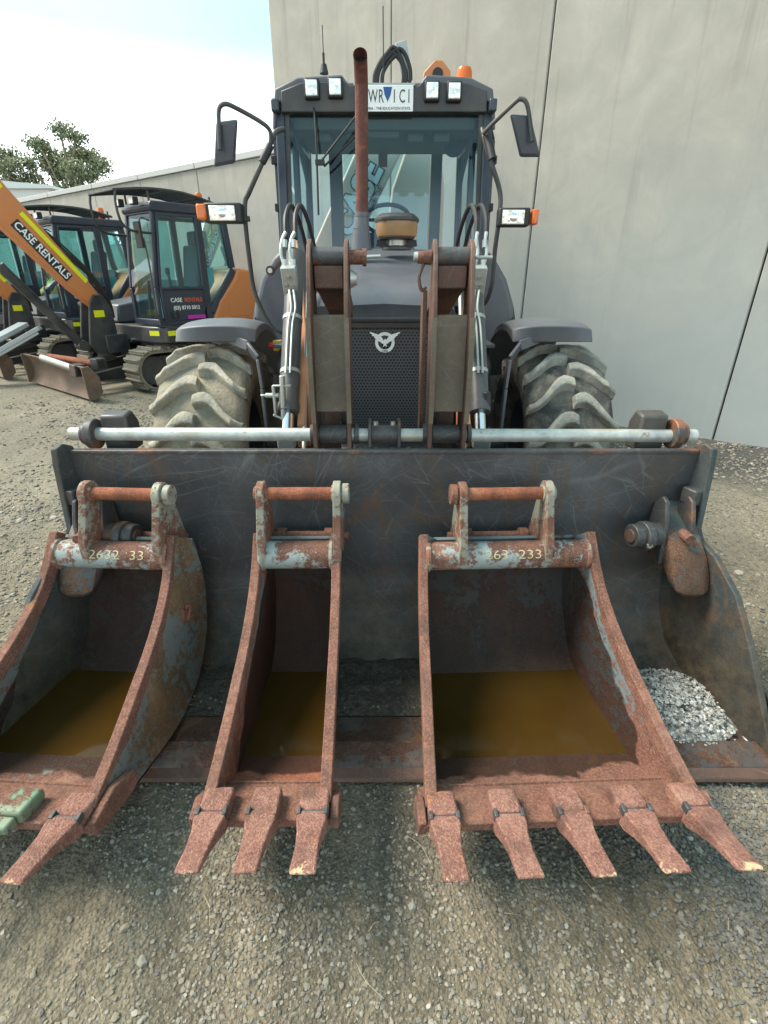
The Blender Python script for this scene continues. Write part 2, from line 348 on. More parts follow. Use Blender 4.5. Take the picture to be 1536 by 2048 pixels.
class MB:
    def __init__(s): s.v = []; s.f = []
    def add(s, vs, fs):
        b = len(s.v); s.v += [Vector(p) for p in vs]; s.f += [tuple(i+b for i in f) for f in fs]; return s
    def box(s, c, d, rot=None):
        x, y, z = [q/2 for q in d]; P = [Vector((i, j, k)) for i in (-x, x) for j in (-y, y) for k in (-z, z)]
        if rot is not None: P = [rot @ p for p in P]
        c = Vector(c)
        return s.add([p+c for p in P], [(0, 1, 3, 2), (4, 6, 7, 5), (0, 4, 5, 1), (2, 3, 7, 6), (0, 2, 6, 4), (1, 5, 7, 3)])
    def bar(s, a, b, wx, wz, up=(0, 0, 1)):
        a, b = Vector(a), Vector(b); d = (b-a); L = d.length; d.normalize(); up = Vector(up)
        x = d.cross(up).normalized(); z = x.cross(d)
        return s.box((a+b)/2, (wx, L, wz), Matrix((x, d, z)).transposed())
    def prism(s, prof, axis, a, b):
        """prof: 2D outline in the other two axes; extruded along axis from a to b"""
        n = len(prof); vs = []
        for q in (a, b):
            for p in prof:
                if axis == 'x': vs.append((q, p[0], p[1]))
                elif axis == 'y': vs.append((p[0], q, p[1]))
                else: vs.append((p[0], p[1], q))
        fs = [tuple(range(n)), tuple(range(2*n-1, n-1, -1))]+[(i, i+n, (i+1) % n+n, (i+1) % n) for i in range(n)]
        return s.add(vs, fs)
    def cyl(s, a, b, r, r2=None, n=20, cap=True):
        a, b = Vector(a), Vector(b); r2 = r if r2 is None else r2; d = (b-a).normalized()
        u = d.orthogonal().normalized(); w_ = d.cross(u)
        vs = [a+(u*math.cos(t)+w_*math.sin(t))*r for t in [2*math.pi*i/n for i in range(n)]]
        vs += [b+(u*math.cos(t)+w_*math.sin(t))*r2 for t in [2*math.pi*i/n for i in range(n)]]
        fs = [(i, (i+1) % n, (i+1) % n+n, i+n) for i in range(n)]
        if cap: fs += [tuple(range(n-1, -1, -1)), tuple(range(n, 2*n))]
        return s.add(vs, fs)
    def tube(s, pts, r, n=10, smooth=4, closed=False, cap=True):
        P = [Vector(p) for p in pts]
        if smooth > 1 and len(P) > 2:
            Q = []
            m = len(P)
            for i in range(m-1):
                p0, p1, p2, p3 = P[max(i-1, 0)], P[i], P[i+1], P[min(i+2, m-1)]
                for k in range(smooth):
                    t = k/smooth
                    Q.append(.5*((2*p1)+(-p0+p2)*t+(2*p0-5*p1+4*p2-p3)*t*t+(-p0+3*p1-3*p2+p3)*t**3))
            Q.append(P[-1]); P = Q
        vs = []; u = None
        for i, p in enumerate(P):
            d = (P[min(i+1, len(P)-1)]-P[max(i-1, 0)]).normalized()
            u = (d.orthogonal() if u is None else (u-d*u.dot(d))).normalized(); w_ = d.cross(u)
            rr = r[i*(len(r)-1)//max(1, len(P)-1)] if isinstance(r, (list, tuple)) else r
            vs += [p+(u*math.cos(t)+w_*math.sin(t))*rr for t in [2*math.pi*k/n for k in range(n)]]
        fs = [(i*n+k, i*n+(k+1) % n, (i+1)*n+(k+1) % n, (i+1)*n+k) for i in range(len(P)-1) for k in range(n)]
        if cap: fs += [tuple(range(n-1, -1, -1)), tuple(range((len(P)-1)*n, len(P)*n))]
        return s.add(vs, fs)
    def lathe(s, prof, c, axis='z', n=32, a0=0, a1=2*math.pi):
        """prof: (radius, offset along axis)"""
        c = Vector(c); full = abs(a1-a0-2*math.pi) < 1e-4; m = n if full else n+1; vs = []
        for i in range(m):
            t = a0+(a1-a0)*i/n
            for r, h in prof:
                if axis == 'z': vs.append(c+Vector((r*math.cos(t), r*math.sin(t), h)))
                elif axis == 'x': vs.append(c+Vector((h, r*math.cos(t), r*math.sin(t))))
                else: vs.append(c+Vector((r*math.cos(t), h, r*math.sin(t))))
        k = len(prof); fs = []
        for i in range(n):
            j = (i+1) % m
            for q in range(k-1): fs.append((i*k+q, j*k+q, j*k+q+1, i*k+q+1))
        return s.add(vs, fs)
    def loft(s, secs):
        """secs: list of 4-corner (or n-corner) loops"""
        n = len(secs[0]); vs = [p for q in secs for p in q]
        fs = [(i*n+k, i*n+(k+1) % n, (i+1)*n+(k+1) % n, (i+1)*n+k) for i in range(len(secs)-1) for k in range(n)]
        fs += [tuple(range(n-1, -1, -1)), tuple(range((len(secs)-1)*n, len(secs)*n))]
        return s.add(vs, fs)
    def build(s, name, mat, parent=None, bevel=0, seg=2, smooth=35, label=None, kind=None, sub=0):
        me = bpy.data.meshes.new(name)
        off = ORG.get(parent.name, Vector()) if parent else Vector()
        me.from_pydata([tuple(p-off) for p in s.v], [], s.f)
        bm = bmesh.new(); bm.from_mesh(me)
        bmesh.ops.remove_doubles(bm, verts=bm.verts, dist=1e-5)
        bmesh.ops.recalc_face_normals(bm, faces=bm.faces); bm.to_mesh(me); bm.free()
        me.materials.append(M[mat] if isinstance(mat, str) else mat)
        if smooth: me.shade_smooth(); me.set_sharp_from_angle(angle=R(smooth))
        o = bpy.data.objects.new(name, me); col.objects.link(o)
        if parent: o.parent = parent; ORG[o.name] = off
        if bevel:
            b = o.modifiers.new('bevel', 'BEVEL'); b.width = bevel; b.segments = seg; b.limit_method = 'ANGLE'; b.angle_limit = R(38); b.harden_normals = False
        if sub:
            q = o.modifiers.new('sub', 'SUBSURF'); q.levels = sub; q.render_levels = sub
        if label: o['label'] = label
        if kind: o['kind'] = kind
        return o
def tag(o, label, cat, group=None, kind=None):
    o['label'] = label; o['category'] = cat
    if group: o['group'] = group
    if kind: o['kind'] = kind
    return o
def text(body, size, mat, parent, mtx, name='lettering', ext=.0015, sx=1.0, fn=None, bold=0.0, space=1.0):
    cu = bpy.data.curves.new(name, 'FONT'); cu.body = body; cu.size = size; cu.extrude = ext; cu.align_x = 'CENTER'; cu.align_y = 'CENTER'; cu.offset = bold
    cu.space_character = space; cu.resolution_u = 3
    t = bpy.data.objects.new('tmp', cu); me = bpy.data.meshes.new_from_object(t); bpy.data.objects.remove(t); bpy.data.curves.remove(cu)
    off = ORG.get(parent.name, Vector()) if parent else Vector()
    for v in me.vertices:
        p = Vector((v.co.x*sx, v.co.y, v.co.z)); p = fn(p) if fn else mtx @ p
        v.co = p-off
    me.name = name; me.materials.clear(); me.materials.append(M[mat])
    o = bpy.data.objects.new(name, me); col.objects.link(o)
    if parent: o.parent = parent; ORG[o.name] = off
    return o
def frame(o, x, y):
    """matrix with local x, y axes"""
    x = Vector(x).normalized(); y = Vector(y); y = (y-x*y.dot(x)).normalized(); z = x.cross(y)
    m = Matrix((x, y, z)).transposed().to_4x4(); m.translation = Vector(o); return m

# ================================================================= SETTING
def axis_pts(lo, hi, d0, a, b, grow=1.18):
    p = list(np.arange(a, b+1e-6, d0)); s_ = d0; x = b
    while x < hi: s_ *= grow; x += s_; p.append(min(x, hi))
    s_ = d0; x = a; q = []
    while x > lo: s_ *= grow; x -= s_; q.append(max(x, lo))
    return q[::-1]+p
def gz(x, y):
    h = .010*noise.noise(Vector((x*1.1, y*1.1, 0)))+.007*noise.noise(Vector((x*4, y*4, 3)))
    h += .004*noise.noise(Vector((x*11, y*11, 7)))
    if abs(x) < 8 and y < 9:
        s_ = (x*.79-y*.61); h += .006*math.sin(s_*9+noise.noise(Vector((x, y, 1)))*3)*max(0, noise.noise(Vector((x*.6, y*.6, 5)))+.2)
    return h-.012
xs = axis_pts(-500, 500, .045, -3.0, 3.0); ys = axis_pts(-300, 700, .045, .1, 3.2)
g = MB(); nx, ny = len(xs), len(ys)
g.v = [Vector((x, y, gz(x, y) if abs(x) < 30 and abs(y) < 30 else -.012)) for y in ys for x in xs]
g.f = [(j*nx+i, j*nx+i+1, (j+1)*nx+i+1, (j+1)*nx+i) for j in range(ny-1) for i in range(nx-1)]
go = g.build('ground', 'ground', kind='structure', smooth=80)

# loose stones: one countless mass
def ico():
    bm = bmesh.new(); bmesh.ops.create_icosphere(bm, subdivisions=1, radius=1)
    v = np.array([p.co[:] for p in bm.verts]); f = np.array([[q.index for q in t.verts] for t in bm.faces]); bm.free(); return v, f
def ico2():
    bm = bmesh.new(); bmesh.ops.create_icosphere(bm, subdivisions=2, radius=1)
    v = np.array([p.co[:] for p in bm.verts]); f = np.array([[q.index for q in t.verts] for t in bm.faces]); bm.free(); return v, f
rng = np.random.default_rng(11)
def stones(name, pts, size, base, mat, toner=None, flat=.62, sink=.25):
    V0, F0 = base; n = len(pts); k = len(V0)
    sc_ = size[:, None]*(rng.uniform(.65, 1.25, (n, 3)))*np.array([1, 1, flat])
    dv = V0[None]*(1+rng.uniform(-.24, .24, (n, k, 1)))
    dv = dv*sc_[:, None, :]
    a = rng.uniform(0, 2*math.pi, n); tl = rng.uniform(-.5, .5, n)
    ct, st_ = np.cos(tl)[:, None], np.sin(tl)[:, None]
    y2 = dv[..., 1]*ct-dv[..., 2]*st_; z2 = dv[..., 1]*st_+dv[..., 2]*ct; dv[..., 1] = y2; dv[..., 2] = z2
    ca, sa = np.cos(a)[:, None], np.sin(a)[:, None]
    x3 = dv[..., 0]*ca-dv[..., 1]*sa; y3 = dv[..., 0]*sa+dv[..., 1]*ca; dv[..., 0] = x3; dv[..., 1] = y3
    dv += pts[:, None, :]; dv[..., 2] += (size*flat*(.5-sink))[:, None]
    co = dv.reshape(-1, 3); fc = (F0[None]+(np.arange(n)*k)[:, None, None]).reshape(-1, 3)
    me = bpy.data.meshes.new(name); me.vertices.add(len(co)); me.vertices.foreach_set('co', co.ravel())
    me.loops.add(fc.size); me.loops.foreach_set('vertex_index', fc.ravel().astype(np.int32))
    me.polygons.add(len(fc)); me.polygons.foreach_set('loop_start', np.arange(0, fc.size, 3, dtype=np.int32)); me.polygons.foreach_set('loop_total', np.full(len(fc), 3, dtype=np.int32))
    me.update(calc_edges=True)
    at_ = me.attributes.new('tone', 'FLOAT', 'POINT')
    tone = rng.beta(2.0, 2.2, n) if toner is None else toner
    at_.data.foreach_set('value', np.repeat(tone, k).astype(np.float32))
    me.materials.append(M[mat]); me.shade_smooth(); me.set_sharp_from_angle(angle=R(32))
    o = bpy.data.objects.new(name, me); col.objects.link(o); return o
def scatter(x0, x1, y0, y1, dens, smin, smax, clump=.5, seed=0):
    n = int((x1-x0)*(y1-y0)*dens); P = []; S = []
    X = rng.uniform(x0, x1, n); Y = rng.uniform(y0, y1, n); U = rng.uniform(0, 1, n); Sz = smin+(smax-smin)*rng.power(1.0, n)**2.4
    for x, y, u, s_ in zip(X, Y, U, Sz):
        q = noise.noise(Vector((x*1.7+seed, y*1.7, 2)))+.45*noise.noise(Vector((x*5, y*5, seed)))
        if u > max(.10, min(1, .52+q*1.5*clump)): continue
        P.append((x, y, gz(x, y))); S.append(s_)
    return P, S
P, S = [], []
for a in [(-1.5, 1.75, .32, 1.25, 15500, .0016, .0074), (-3.2, -1.0, 1.25, 3.6, 2000, .005, .015), (1.05, 3.2, 1.25, 3.4, 1100, .005, .014),
          (-6.5, -1.0, 3.6, 7.0, 420, .008, .02), (1.4, 5, 3.4, 6.2, 1300, .007, .018), (-1.1, 1.1, 1.25, 2.6, 800, .005, .013)]:
    p, s_ = scatter(*a, clump=.9, seed=a[4]*.01)
    P += p; S += s_
o = stones('gravel', np.array(P), np.array(S), ico(), 'stone')
o['kind'] = 'stuff'; tag(o, 'loose grey and tan gravel scattered over the packed yard dirt', 'gravel')
P, S = scatter(-1.5, 1.75, .32, 1.3, 160, .006, .0115, .8, 5)
p, s_ = scatter(-4.2, -1.0, 1.3, 4.5, 60, .014, .026, .8, 9); P += p; S += s_
p, s_ = scatter(1.25, 3.2, 1.3, 3.5, 30, .012, .022, .8, 3); P += p; S += s_
o = stones('pebbles', np.array(P), np.array(S), ico2(), 'stone', toner=rng.beta(3, 2, len(P)))
o['kind'] = 'stuff'; tag(o, 'larger rounded pebbles lying among the fine gravel', 'pebbles')
P = []; S = []
for i in range(5200):
    x, y = 1.0+random.gauss(0, .16), random.uniform(.42, 1.08); x -= (y-.75)*.25
    P.append((x, y, gz(x, y)+.001)); S.append(random.uniform(.003, .0078))
o = stones('coarse_gravel', np.array(P), np.array(S), ico(), 'stone', toner=rng.beta(1.6, 4.5, len(P))*.8)
o['kind'] = 'stuff'; tag(o, 'drift of coarser blue grey gravel in the right foreground', 'gravel')
st = MB()
for i in range(22):
    x, y = random.uniform(-1.1, 1.4), random.uniform(.4, 1.1); a = random.uniform(0, 6.3); L = random.uniform(.03, .11)
    z = gz(x, y)+.012
    st.tube([(x, y, z), (x+L*.5*math.cos(a), y+L*.5*math.sin(a), z+.006), (x+L*math.cos(a+.2), y+L*math.sin(a+.2), z-.002)], .0006, 5, 3)
o = st.build('straw', 'straw', kind='stuff'); tag(o, 'dry straw stalks strewn over the foreground gravel', 'straw')

# concrete walls (local x runs along the wall to the left, y goes behind it)
WD = Vector((-.8127, .5827, 0)); WN = Vector((.5827, .8127, 0))
def wall_frame(X): return Vector((X, 7.255-.717*X, 0))
def wall_thing(name, label, X0):
    t = thing_local(name, label, 'wall', wall_frame(X0), math.atan2(WD.y, WD.x)); return t
SC = 1/.8127
tall = wall_thing('concrete_wall', 'tall weathered precast concrete panel wall rising behind the backhoe', 7.5)
edges = [7.5, 5.2, 3.33, 1.58, .08, -1.45]
for a, b in zip(edges[:-1], edges[1:]):
    g = MB(); x0, x1 = (7.5-a)*SC+.006, (7.5-b)*SC-.006
    g.box(((x0+x1)/2, -.0-.075, 3.7), (x1-x0, .15, 7.8)); g.build('panel', 'concrete', tall, bevel=.012)
g = MB(); g.box(((7.5+1.45)*SC/2, -.17, 3.7), ((7.5+1.45)*SC-.06, .04, 7.7)); g.build('backing', 'joint', tall)
low = wall_thing('boundary_wall', 'low concrete panel wall with pale coping running behind the excavators', -1.475)
edges = [0, 1.49, 2.8, 4.1, 5.6, 7.4, 9.4, 11.5, 14, 17]
g = MB(); g.box((8.5*SC, -.17, 1.5), (17*SC-.06, .04, 3.0)); g.build('backing', 'joint', low)
for a, b in zip(edges[:-1], edges[1:]):
    g = MB(); x0, x1 = a*SC+.008, b*SC-.008
    g.box(((x0+x1)/2, -.075, 1.5), (x1-x0, .15, 3.08)); g.build('panel', 'concrete', low, bevel=.01)
    g = MB(); g.box(((x0+x1)/2, -.09, 3.085), (x1-x0, .24, .085)); g.build('coping', 'cap', low, bevel=.008)

# far shed and trees
t = thing('shed', 'distant white roofed shed showing above the low wall beside the trees', 'shed', (-15.4, 26, 0))
g = MB(); g.box((-15.4, 26, 2.35), (4.5, 6, 4.7)); g.build('wall', 'shed', t)
g = MB(); g.prism([(-18, 4.7), (-12.9, 4.7), (-12.9, 4.8), (-15.4, 5.0), (-18, 4.8)], 'y', 22.8, 29.2); g.build('roof', 'shed', t)
def tree(name, base, H, crown, n, label, mat='leaf', leaf=.13, clumps=26, group=None, seed=1):
    rnd = random.Random(seed); t = thing(name, label, 'tree', base, group=group); b = Vector(base)
    tr = MB(); top = b+Vector((rnd.uniform(-.4, .4), 0, H*.55))
    tr.tube([b, b+Vector((.1, 0, H*.3)), top], [.28, .22, .16, .12], 8, 3)
    cl = []
    for i in range(clumps):
        u = rnd.random()*2*math.pi; ph = math.acos(rnd.uniform(-.75, 1)); rr = rnd.random()**.4
        c = b+Vector((crown[0]*rr*math.sin(ph)*math.cos(u), crown[1]*rr*math.sin(ph)*math.sin(u), H-crown[2]+crown[2]*rr*math.cos(ph)))
        cl.append(c); tr.tube([top+Vector((0, 0, -H*.12*rnd.random())), (top+c)/2+Vector((rnd.uniform(-.3, .3), 0, -.2)), c], [.08, .05, .02], 5, 3)
    tr.build('trunk', 'bark', t)
    vs = []; fs = []; tone = []
    for i in range(n):
        c = rnd.choice(cl); s_ = rnd.gauss(0, .42), rnd.gauss(0, .42), rnd.gauss(0, .26)
        p = c+Vector(s_)*crown[0]*.33; L = leaf*rnd.uniform(.6, 1.4)
        d = Vector((rnd.gauss(0, 1), rnd.gauss(0, 1), rnd.gauss(-.5, .8))).normalized(); e = d.cross(Vector((rnd.gauss(0, 1), rnd.gauss(0, 1), rnd.gauss(0, 1)))).normalized()*L*.32
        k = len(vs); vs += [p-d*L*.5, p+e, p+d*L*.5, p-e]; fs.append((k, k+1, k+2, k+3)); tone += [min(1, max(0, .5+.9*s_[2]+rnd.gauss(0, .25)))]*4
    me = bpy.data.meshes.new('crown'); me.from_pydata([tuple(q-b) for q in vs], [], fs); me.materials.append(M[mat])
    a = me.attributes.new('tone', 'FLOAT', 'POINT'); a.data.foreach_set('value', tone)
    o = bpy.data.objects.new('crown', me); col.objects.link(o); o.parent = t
    return t
G = 'gum trees beyond the wall'
tree('gum_tree', (-15.5, 29, 0), 8.0, (1.85, 2.0, 1.9), 10500, 'airy gum tree with rounded crown seen left of the wall top', clumps=24, group=G, seed=3)
tree('gum_tree', (-18.4, 28, 0), 7.1, (2.2, 2, 1.9), 13000, 'gum tree cut off by the left edge, above the orange boom', clumps=26, group=G, seed=8)
tree('shrub_tree', (-15.8, 24, 0), 4.75, (1.1, 1.1, 1.3), 6500, 'small olive green bushy tree between the two gum trees', mat='leaf2', leaf=.1, clumps=16, seed=5)

# ================================================================= EXCAVATOR (local: x forward, y to its left, z up)
def arc(cx, cy, r, a0, a1, n): return [(cx+r*math.cos(R(a0+(a1-a0)*i/n)), cy+r*math.sin(R(a0+(a1-a0)*i/n))) for i in range(n+1)]
def make_excavator(label, loc, rz, group, body='orange'):
    t = thing_local('excavator', label, 'excavator', loc, rz, group=group)
    # tracks
    for sy in (1, -1):
        y0 = sy*.78; L, r = .78, .27
        g = MB(); g.prism([(-L, .08), (L, .08), (L+.14, .2), (L+.12, .4), (L-.1, .47), (-L+.1, .47), (-L-.14, .38), (-L-.14, .18)], 'y', y0-.13, y0+.13)
        g.cyl((L+.02, y0-.15, .28), (L+.02, y0+.15, .28), .2, n=20); g.cyl((-L-.02, y0-.15, .28), (-L-.02, y0+.15, .28), .2, n=20)
        for k in range(4): g.cyl((-.55+k*.37, y0-.14, .13), (-.55+k*.37, y0+.14, .13), .085, n=14)
        fr = g.build('track_frame', 'black', t, bevel=.01)
        g = MB(); g.box((0.05, y0+sy*.145, .30), (1.0, .03, .2)); g.build('side_guard', 'navy', fr, bevel=.01)
        per = 4*L+2*math.pi*r; n = 38; pad = None
        tk = None
        g = MB(); out = arc(L, .28, r, -90, 90, 12)+arc(-L, .28, r, 90, 270, 12)
        inn = arc(L, .28, r-.035, -90, 90, 12)+arc(-L, .28, r-.035, 90, 270, 12); m = len(out)
        vs = [(p[0], y0+q, p[1]) for q in (-.2, .2) for p in out]+[(p[0], y0+q, p[1]) for q in (-.2, .2) for p in inn]
        fs = []
        for i in range(m):
            j = (i+1) % m
            fs += [(i, j, m+j, m+i), (2*m+i, 3*m+i, 3*m+j, 2*m+j), (i, 2*m+i, 2*m+j, j), (m+i, m+j, 3*m+j, 3*m+i)]
        g.add(vs, fs); tk = g.build('track', 'track', t)
        g = MB(); g.box((0, 0, 0), (.105, .42, .022)); g.box((.022, 0, .02), (.03, .41, .03))
        pad = g.build('track_pad', 'track', tk, bevel=.006, seg=1)
        for k in range(n):
            d = per*k/n; rr = r+.012
            if d < 2*L: x, z, a = -L+d, .28-rr, math.pi
            elif d < 2*L+math.pi*r: q = (d-2*L)/r; x, z, a = L+rr*math.sin(q), .28-rr*math.cos(q), math.pi-q
            elif d < 4*L+math.pi*r: x, z, a = L-(d-2*L-math.pi*r), .28+rr, 0
            else: q = (d-4*L-math.pi*r)/r; x, z, a = -L-rr*math.sin(q), .28+rr*math.cos(q), -q
            o = pad if k == 0 else pad.copy()
            if k: col.objects.link(o); o.parent = tk
            o.location = (x, y0, z); o.rotation_euler = (0, a, 0)
    g = MB(); g.box((0, 0, .36), (1.1, 1.2, .2)); g.cyl((0, 0, .4), (0, 0, .62), .42, n=28); g.build('undercarriage', 'black', t, bevel=.02)
    # dozer blade
    pr = [(1.62, .03), (1.55, .1), (1.53, .22), (1.56, .36), (1.63, .44), (1.66, .44), (1.585, .36), (1.56, .22), (1.58, .11), (1.66, .03)]
    pr = [(x+.02, z) for x, z in pr]
    # curved face turned forward
    pr = [(1.66, .02), (1.60, .12), (1.585, .24), (1.61, .36), (1.68, .44), (1.645, .445), (1.57, .37), (1.54, .24), (1.555, .11), (1.61, .02)]
    g = MB(); g.prism([(x+.08, z) for x, z in pr], 'y', -1.15, .95); bl = g.build('dozer_blade', 'blade', t, bevel=.004)
    for sy in (1, -1):
        g = MB(); yy = .95 if sy > 0 else -1.175; g.prism([(1.77, .02), (1.78, .44), (1.68, .45), (1.58, .30), (1.58, .1), (1.66, .02)], 'y', yy, yy+.025); g.build('end_plate', 'blade', bl, bevel=.004)
        g = MB(); g.bar((1.54, sy*.42, .2), (.45, sy*.36, .32), .1, .12); g.build('blade_arm', 'black', t, bevel=.01)
    g = MB(); g.cyl((1.5, 0, .34), (.9, 0, .42), .05); g.build('blade_cylinder', 'black', t)
    # house
    g = MB(); g.prism([(-.95, -.6), (-.75, -.93), (.60, -.95), (.72, -.7), (.72, .85), (.60, 1.09), (-.7, 1.09), (-.95, .7)], 'z', .64, .86); g.build('deck', 'black', t, bevel=.02)
    g = MB()
    for a, b in (((.59, 1.1), (.10, 1.1)), ((-.05, 1.1), (-.42, 1.1)), ((-.5, 1.1), (-.68, 1.1))):
        g.box(((a[0]+b[0])/2, 1.094, .775), (abs(a[0]-b[0]), .006, .065))
    g.bar((.725, .84, .775), (.66, .98, .775), .006, .065)
    g.build('reflective_strip', 'yellow', t)
    # rear covers (body colour)
    g = MB(); g.prism([(-.16, .87), (-.30, 1.18), (-.62, 1.48), (-.68, 1.62), (-.95, 1.60), (-1.02, 1.4), (-1.04, .87)], 'y', .1, 1.085); cv = g.build('engine_cover', body, t, bevel=.05, seg=3)
    g = MB(); g.prism([(-.48, .95), (-.5, 1.2), (-.6, 1.32), (-.9, 1.32), (-.9, .95)], 'y', 1.085, 1.092); g.build('access_panel', body, cv, bevel=.004)
    g = MB(); g.prism([(-.2, .87), (-.35, 1.5), (-1.0, 1.5), (-1.04, .87)], 'y', -.95, .098); g.build('counterweight', 'black', t, bevel=.05, seg=3)
    g = MB(); g.prism([(.70, .87), (.66, 1.12), (-.2, 1.25), (-.2, .87)], 'y', -.93, -.1); g.build('tool_box', 'grey', t, bevel=.03)
    # cab
    YL, YR = 1.08, .36
    zt, zb = 2.36, .88
    cab = MB()
    side = lambda y, q: None
    fp = [(.66, zb), (.64, 1.3), (.50, zt-.06)]       # front pillar line
    def pill(a, b, y, w_=.055, d=.055): cab.bar((a[0], y, a[1]), (b[0], y, b[1]), d, w_, up=(0, 0, 1) if abs(a[0]-b[0]) > abs(a[1]-b[1]) else (1, 0, 0))
    for y in (YL-.03, YR+.03):
        pill((.64, zb), (.63, 1.35), y); pill((.63, 1.35), (.50, zt-.08), y)
        pill((-.13, zb), (-.15, zt-.05), y, .09)
        pill((-.62, 1.62), (-.55, zt-.05), y, .10); pill((-.17, 1.02), (-.64, 1.60), y, .09)
        pill((.66, zb+.03), (-.2, zb+.03), y, .07); pill((.52, zt-.08), (-.58, zt-.06), y, .12)
    for x, z in ((.64, zb+.04), (.50, zt-.08), (-.58, zt-.08)): cab.bar((x, YL-.05, z), (x, YR+.05, z), .06, .08)
    cb = cab.build('cab_frame', 'navy', t, bevel=.012)
    g = MB(); g.prism([(.56, zt-.04), (.52, zt+.02), (-.55, zt+.03), (-.64, zt-.03), (-.62, zt-.08), (.54, zt-.10)], 'y', YR-.02, YL+.02); g.build('cab_roof', 'navy', t, bevel=.02, seg=3)
    # door with lower panel and windows
    g = MB(); g.prism([(.57, .92), (.57, 1.34), (-.08, 1.34), (-.08, 1.12), (-.02, .95)], 'y', YL-.035, YL+.004); dr = g.build('door', 'navy', t, bevel=.01)
    g = MB()
    for a, b in (((.585, .93), (.585, 1.36)), ((.585, 1.36), (.47, zt-.13)), ((.47, zt-.13), (-.09, zt-.12)), ((-.09, zt-.12), (-.07, 1.1)), ((.57, 1.35), (-.09, 1.35))):
        g.bar((a[0], YL, a[1]), (b[0], YL, b[1]), .03, .045, up=(0, 1, 0))
    g.build('door_frame', 'navy', dr, bevel=.008)
    g = MB(); g.prism([(.57, 1.37), (.46, zt-.14), (-.08, zt-.13), (-.08, 1.37)], 'y', YL-.012, YL-.006); g.build('window_pane', 'glass2', dr, smooth=0)
    g = MB(); g.box((.44, YL+.008, 1.01), (.13, .012, .10)); hb_ = g.build('handle_recess', 'rubber', dr, bevel=.005)
    g = MB(); g.box((.44, YL+.018, 1.01), (.03, .012, .08)); g.build('door_handle', 'navy', hb_, bevel=.004)
    g = MB(); g.prism([(-.19, 1.12), (-.20, zt-.12), (-.53, zt-.12), (-.59, 1.63)], 'y', YL-.045, YL-.039); g.build('rear_side_window', 'glass2', t, smooth=0)
    g = MB(); g.prism([(.57, 1.0), (.46, zt-.14), (-.08, zt-.13), (-.08, 1.0)], 'y', YR+.01, YR+.016); g.build('right_window', 'glass2', t, smooth=0)
    g = MB(); g.add([(.655, YL-.07, zb+.08), (.655, YR+.07, zb+.08), (.645, YR+.07, 1.36), (.645, YL-.07, 1.36), (.515, YR+.07, zt-.12), (.515, YL-.07, zt-.12)], [(0, 1, 2, 3), (3, 2, 4, 5)]); g.build('windscreen', 'glass2', t, smooth=0)
    g = MB(); g.add([(-.60, YL-.07, 1.65), (-.60, YR+.07, 1.65), (-.56, YR+.07, zt-.1), (-.56, YL-.07, zt-.1)], [(0, 1, 2, 3)]); g.build('rear_window', 'glass2', t, smooth=0)
    g = MB(); g.box((-.02, .68, 1.28), (.46, .42, .16)); g.box((-.22, .68, 1.62), (.12, .42, .6), Matrix.Rotation(-.15, 3, 'Y')); g.box((-.28, .68, 2.0), (.09, .24, .2)); g.box((-.02, .68, 1.04), (.36, .36, .36)); g.build('seat', 'inside', t, bevel=.04, seg=3)
    g = MB(); g.box((.25, .94, 1.34), (.3, .09, .08)); g.cyl((.34, .94, 1.38), (.36, .94, 1.55), .018); g.box((.36, .94, 1.57), (.05, .05, .08)); g.bar((.5, .55, .95), (.46, .55, 1.45), .03, .05); g.build('control_levers', 'inside', t, bevel=.01)
    g = MB(); g.box((.50, .88, 1.10), (.012, .2, .28), Matrix.Rotation(.2, 3, 'Y')); g.build('paper_sheet', 'paper', t)
    g = MB(); g.add([(-.20, YL-.05, 1.30), (-.31, YL-.05, 1.44), (-.31, YL-.05, 1.62), (-.20, YL-.05, 1.62)], [(0, 1, 2, 3)]); g.build('window_sticker', 'paper', t)
    # roof guard rack
    g = MB(); q = [(.72, YR+.02), (.86, .47), (.72, YL-.02)]
    for k in range(9):
        y = YR+.03+(YL-YR-.06)*k/8; g.tube([(.95, y, zt+.09), (.5, y, zt+.15), (.0, y, zt+.15), (-.45, y, zt+.07)], .012 if 0 < k < 8 else .02, 6, 3)
    for x, z in ((.95, zt+.09), (.75, zt+.125), (.5, zt+.15), (.25, zt+.152), (0, zt+.15), (-.25, zt+.12)): g.tube([(x, YR+.02, z), (x, YL-.02, z)], .014, 6)
    g.tube([(.93, YL-.02, zt+.09), (.96, YL-.02, zt-.05), (.93, YL-.02, zt-.26), (.80, YL-.02, zt-.34), (.56, YL-.02, zt-.35)], .016, 8, 4)
    g.tube([(.93, YR+.02, zt+.11), (.96, YR+.02, zt-.05), (.93, YR+.02, zt-.26), (.80, YR+.02, zt-.34), (.56, YR+.02, zt-.35)], .016, 8, 4)
    for x in (.5, -.4):
        for y in (YR+.06, YL-.06): g.cyl((x, y, zt), (x, y, zt+.15), .014, n=8)
    g.build('roof_guard', 'black', t)
    for y in (.48, .86):
        g = MB(); g.box((.62, y, zt+.02), (.07, .12, .09)); w_ = g.build('work_lamp', 'rubber', t, bevel=.01)
        g = MB(); g.box((.66, y, zt+.02), (.006, .095, .07)); g.build('lens', 'lensw', w_, bevel=.002)
    g = MB(); g.lathe([(0, .10), (.035, .095), (.05, .07), (.052, 0)], (-.42, .74, zt+.13), n=20); g.cyl((-.42, .74, zt+.0), (-.42, .74, zt+.13), .055, n=20); g.build('beacon', 'amber', t)
    g = MB(); g.box((.74, YL-.02, 1.98), (.03, .15, .30)); g.tube([(.72, YL-.02, 2.1), (.66, YL-.04, 2.18), (.56, YL-.03, 2.15)], .01, 6, 3); g.build('mirror', 'rubber', t, bevel=.02, seg=3)
